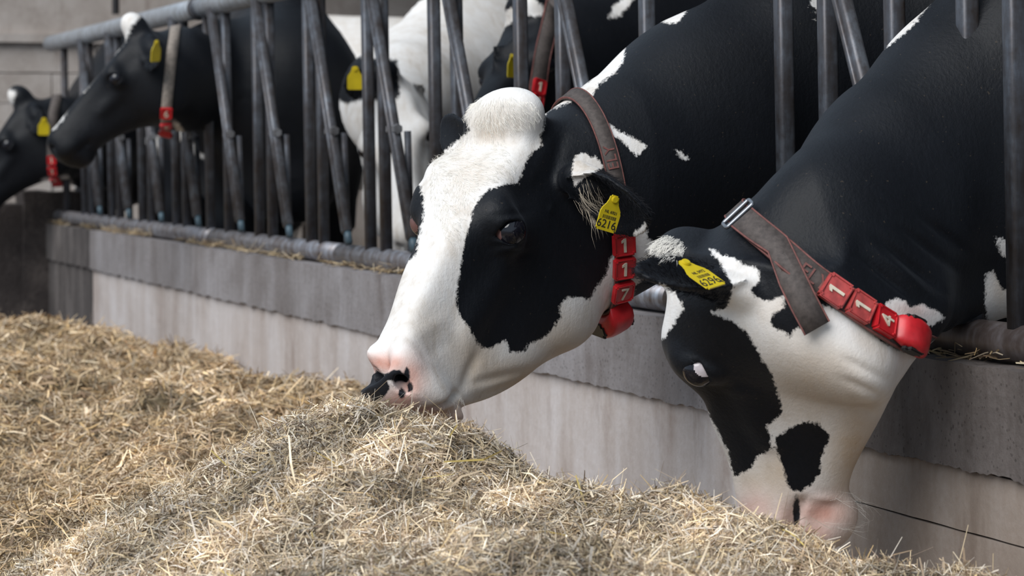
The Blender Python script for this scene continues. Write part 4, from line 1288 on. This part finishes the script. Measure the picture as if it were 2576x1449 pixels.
near_c = dens(crest([(-100, 1640, 3.72), (170, 1452, 3.72), (300, 1335, 3.76), (430, 1232, 3.82), (545, 1125, 3.88), (650, 1068, 3.90), (760, 1025, 3.92), (880, 990, 3.92), (930, 985, 3.92), (1010, 1014, 3.90),
                     (1090, 1045, 3.86), (1150, 1094, 3.84), (1230, 1124, 3.80), (1330, 1164, 3.76), (1420, 1204, 3.72), (1500, 1220, 3.70), (1560, 1230, 3.68), (1620, 1244, 3.66), (1700, 1226, 3.62), (1760, 1236, 3.60),
                     (1820, 1275, 3.58), (1880, 1304, 3.56), (1960, 1324, 3.55), (2050, 1346, 3.54), (2120, 1370, 3.52), (2200, 1360, 3.50), (2300, 1374, 3.48), (2400, 1404, 3.45), (2490, 1452, 3.42), (2650, 1560, 3.4)]), 160)
far_c = dens(crest([(-400, 800, 9.6), (-100, 795, 9.0), (0, 805, 8.7), (130, 802, 8.5), (210, 822, 8.3), (245, 868, 8.1), (330, 900, 7.9), (430, 932, 7.6), (520, 932, 7.2), (640, 936, 6.8), (720, 968, 6.6), (850, 1012, 6.3), (950, 1060, 6.0)]), 80)
def ridge_h(X, Y, C, slope_f, slope_b, r=.05, lat=1.0):
    h = np.full(X.shape, -1.0)
    for x, y, z in C:
        dx = X-x; dy = Y-y
        sl = np.where(dy < 0, slope_f, slope_b)
        d = np.sqrt(dx*dx*(lat*lat)+dy*dy+r*r)-r
        h = np.maximum(h, z-sl*d)
    return h
def hay_raw(X, Y, which):
    n = .055*vnoise(X, Y, .30, 1)+.046*vnoise(X+3, Y, .13, 2)+.040*vnoise(X, Y+5, .055, 3)
    if which == 'near':
        h = ridge_h(X, Y, near_c, .34, .85, .03, 2.0)-.022
        b2 = W(1290, 1405, 3.25)
        h = np.maximum(h, b2[2]-.30*(np.sqrt((X-b2[0])**2*.35+(Y-b2[1])**2+.01)-.1))
        return h+n*.75
    h = np.full(X.shape, -1.0)
    for x, y, z in far_c:
        dx = np.sqrt((X-x+(y-Y)*(U[0]/U[1])*.0)**2+.01)-.1; dy = Y-y
        h = np.maximum(h, z-.26*dx-np.where(dy < 0, .035, .42)*np.abs(dy))
    return h-.03+n*1.1
HG = {}
for w_, x0_, x1_, y0_, y1_, r_ in (('near', -1.5, 1.3, 2.3, 4.6, .012), ('far', -3.6, .7, 2.8, 10.6, .03)):
    gx = np.arange(x0_, x1_, r_); gy = np.arange(y0_, y1_, r_)
    GX, GY = np.meshgrid(gx, gy, indexing='ij')
    HG[w_] = (x0_, y0_, r_, hay_raw(GX.astype(np.float32), GY.astype(np.float32), w_))
def hay_h(X, Y, which):
    x0, y0, r, G = HG[which]
    u = np.clip((X-x0)/r, 0, G.shape[0]-1.001); v = np.clip((Y-y0)/r, 0, G.shape[1]-1.001)
    i = u.astype(int); j = v.astype(int); a = u-i; b = v-j
    return (G[i, j]*(1-a)+G[i+1, j]*a)*(1-b)+(G[i, j+1]*(1-a)+G[i+1, j+1]*a)*b
def hay_mesh(name, x0, x1, y0, y1, res, which, clip):
    nx = int((x1-x0)/res); ny = int((y1-y0)/res)
    X, Y = np.meshgrid(np.linspace(x0, x1, nx), np.linspace(y0, y1, ny), indexing='ij')
    H = np.maximum(hay_h(X, Y, which), -.02)
    V = np.stack([X, Y, H], -1).reshape(-1, 3)
    id_ = np.arange(nx*ny).reshape(nx, ny)
    F = np.stack([id_[:-1, :-1], id_[1:, :-1], id_[1:, 1:], id_[:-1, 1:]], -1).reshape(-1, 4)
    keep = (V[F][:, :, 2].max(1) > 0.0) & clip(V[F].mean(1))
    return V, F[keep]
PAL = np.array([(.52, .40, .235), (.64, .525, .36), (.42, .31, .19), (.30, .215, .135), (.55, .47, .375), (.42, .365, .30), (.19, .13, .085), (.74, .65, .50), (.48, .34, .16), (.36, .31, .235)])
PAL = PAL*1.22+.12*PAL.mean(1, keepdims=True)+.02
PW = np.array([.17, .12, .17, .14, .10, .10, .08, .05, .04, .06]); PW = PW/PW.sum()
def straw(P, N, L, Wd, rng, lift=.010, stand=.10):
    """one bent blade per point, lying roughly along the surface"""
    n = len(P)
    a = rng.uniform(0, 2*np.pi, n)
    t = np.stack([np.cos(a), np.sin(a), np.zeros(n)], 1)
    t = t-N*(t*N).sum(1)[:, None]; t /= np.linalg.norm(t, axis=1)[:, None]
    el = rng.normal(0, .22, n)+np.where(rng.random(n) < stand, rng.uniform(.2, 1.1, n), 0)
    d = t*np.cos(el)[:, None]+N*np.sin(el)[:, None]
    s = np.cross(N, t); roll = rng.normal(0, .7, n)
    s = s*np.cos(roll)[:, None]+N*np.sin(roll)[:, None]
    bend = np.cross(d, s)*(rng.normal(0, .12, n)*L)[:, None]
    c = P+N*(rng.uniform(-.3, 1, n)*lift+np.abs(np.sin(el))*L*.35)[:, None]
    w = (s*Wd[:, None]*.5)
    e0 = c-d*L[:, None]*.5; e1 = c+d*L[:, None]*.5; m = c+bend
    V = np.stack([e0-w*.7, e0+w*.7, m-w, m+w, e1-w*.6, e1+w*.6], 1)
    col = PAL[rng.choice(len(PAL), n, p=PW)]*rng.uniform(.75, 1.2, n)[:, None]
    return V, col
def build_hay(name, base, pts_fun, mats, label, cat, tint=(1, 1, 1)):
    V0, F0 = base
    V1, C1 = pts_fun
    n = len(V1)
    pc = V1[:, 2]
    C1 = C1*(1+.9*(vnoise(pc[:, 0], pc[:, 1]+pc[:, 2], .09, 9)+.6*vnoise(pc[:, 0], pc[:, 1]-pc[:, 2], .035, 10)))[:, None]*np.asarray(tint)
    i = np.arange(n)[:, None]*6+len(V0)
    F1 = np.concatenate([i+np.array([[0, 1, 3, 2]]), i+np.array([[2, 3, 5, 4]])])
    V = np.concatenate([V0, V1.reshape(-1, 3)]); F = np.concatenate([F0, F1])
    me = mesh_np(name, V, F, False)
    me.polygons.foreach_set('use_smooth', np.concatenate([np.ones(len(F0), bool), np.zeros(len(F1), bool)]))
    for m in mats: me.materials.append(m)
    me.polygons.foreach_set('material_index', np.concatenate([np.zeros(len(F0), np.int32), np.ones(len(F1), np.int32)]))
    ca = me.color_attributes.new('straw', 'FLOAT_COLOR', 'POINT')
    col = np.ones((len(V), 4), np.float32); col[:len(V0), :3] = (.2, .15, .08); col[len(V0):, :3] = np.repeat(C1, 6, 0)
    ca.data.foreach_set('color', col.ravel())
    o = link(name, me); tag(o, label, cat, kind='stuff')
    return o
m_, nt_, b_ = mat('hay_mass'); n_ = NB(nt_)
co_ = n_.coord('Object')
z1 = n_.noise(n_.mapping(co_, (1, 1, 2)), 60, 6, .75, .5); z2 = n_.noise(co_, 9, 4)
n_.l(n_.ramp(n_.math('ADD', n_.math('MULTIPLY', z1, .75), n_.math('MULTIPLY', z2, .25)), [(.36, (.055, .038, .020)), (.5, (.22, .16, .085)), (.62, (.42, .33, .20))]), b_.inputs['Base Color'])
b_.inputs['Roughness'].default_value = .85; n_.l(n_.bump(z1, 1.0, .012), b_.inputs['Normal'])
M_MASS = m_
m_, nt_, b_ = mat('straw'); n_ = NB(nt_)
n_.l(n_.attr('straw').outputs['Color'], b_.inputs['Base Color']); b_.inputs['Roughness'].default_value = .6
b_.inputs['Specular IOR Level'].default_value = .3
M_STRAW = m_
def normals_of(X, Y, which, e=.02):
    hx = (hay_h(X+e, Y, which)-hay_h(X-e, Y, which))/(2*e); hy = (hay_h(X, Y+e, which)-hay_h(X, Y-e, which))/(2*e)
    N = np.stack([-hx, -hy, np.ones_like(hx)], 1)
    return N/np.linalg.norm(N, axis=1)[:, None]
def bt(P): return (np.asarray(P)[..., :2]-B0[:2])@NF[:2]       # distance from the barrier to the feed side
def scatter(which, x0, x1, y0, y1, n, Lr, Wr, clip, rng, stand=.1, lift=.01):
    X = rng.uniform(x0, x1, n); Y = rng.uniform(y0, y1, n)
    H = hay_h(X, Y, which); P = np.stack([X, Y, H], 1)
    k = (H > .005) & clip(P)
    # only where a person at the camera could see it, with a margin
    p2 = proj(P); k &= (p2[:, 0] > -350) & (p2[:, 0] < 2950) & (p2[:, 1] < 1750)
    P = P[k]; N = normals_of(P[:, 0], P[:, 1], which)
    n = len(P)
    L = rng.uniform(*Lr, n)*np.where(rng.random(n) < .06, 1.9, 1); Wd = rng.uniform(*Wr, n)*np.where(rng.random(n) < .08, 2.0, 1)
    return straw(P, N, L, Wd, rng, lift, stand)
cl_n = lambda P: (bt(P) > .075) & (P[..., 2] > 0)
base = hay_mesh('hay', -1.3, 1.1, 2.6, 4.35, .012, 'near', cl_n)
st_ = scatter('near', -1.0, .95, 2.75, 4.25, 400000, (.010, .042), (.0008, .0024), cl_n, rngH, .10, .012)
# a few long yellow stalks among the chopped hay
XL = rngH.uniform(-.5, .7, 26); YL = rngH.uniform(3.2, 3.8, 26); PL = np.stack([XL, YL, hay_h(XL, YL, 'near')+.006], 1)
PL = np.concatenate([PL, [W(1190, 1148, 3.70)]])
VL, CL = straw(PL, normals_of(PL[:, 0], PL[:, 1], 'near'), np.concatenate([rngH.uniform(.06, .11, 26), [.11]]), np.full(27, .003), rngH, .006, 0)
st_ = (np.concatenate([st_[0], VL]), np.concatenate([st_[1], np.tile(np.array([.55, .42, .14]), (27, 1))]))
build_hay('hay_pile', base, st_, [M_MASS, M_STRAW], 'near heap of chopped hay under the muzzles of the two front cows', 'hay')
def cl_f(P):
    return (bt(P) > .08) & (P[..., 2] > hay_h(P[..., 0], P[..., 1], 'near')-.04)
base = hay_mesh('hay', -3.4, .4, 3.0, 10.2, .03, 'far', lambda P: bt(P) > .05)
sa = scatter('far', -2.6, .3, 3.3, 6.2, 200000, (.014, .052), (.0012, .0032), cl_f, rngH, .10, .014)
sb_ = scatter('far', -3.2, .0, 6.0, 10.0, 150000, (.02, .065), (.0020, .0048), cl_f, rngH, .08, .02)
build_hay('hay_pile', base, (np.concatenate([sa[0], sb_[0]]), np.concatenate([sa[1], sb_[1]])), [M_MASS, M_STRAW], 'long bank of chopped hay running back along the wall to the far corner', 'hay', (.92, .84, .73))

# scraps of hay lying on the curb under the rail
rngS = np.random.default_rng(21); nS = 9000
sS = rngS.uniform(-1.2, SMAX, nS); tS = rngS.uniform(-.14, CT-.004, nS)
kS = (vnoise(sS, tS*3, .22, 31) > -.08); sS = sS[kS]; tS = tS[kS]
PS = np.array([B(a, b, CURB1+.003+.016*max(0, c)) for a, b, c in zip(sS, tS, vnoise(sS, tS, .12, 32)+.25)])
VS, CS = straw(PS, np.tile(np.array([0, 0, 1.0]), (len(PS), 1)), rngS.uniform(.02, .07, len(PS)), rngS.uniform(.0012, .0034, len(PS)), rngS, .008, .05)
iS = np.arange(len(PS))[:, None]*6
me = mesh_np('hay_scraps', VS.reshape(-1, 3), np.concatenate([iS+np.array([[0, 1, 3, 2]]), iS+np.array([[2, 3, 5, 4]])]), False)
ca = me.color_attributes.new('straw', 'FLOAT_COLOR', 'POINT')
cS = np.ones((len(PS)*6, 4), np.float32); cS[:, :3] = np.repeat(CS*np.array([.62, .58, .5]), 6, 0); ca.data.foreach_set('color', cS.ravel())
o = link('hay_scraps', me, M_STRAW); tag(o, 'scraps of trampled hay lying on the concrete curb under the bottom rail', 'hay', kind='stuff')
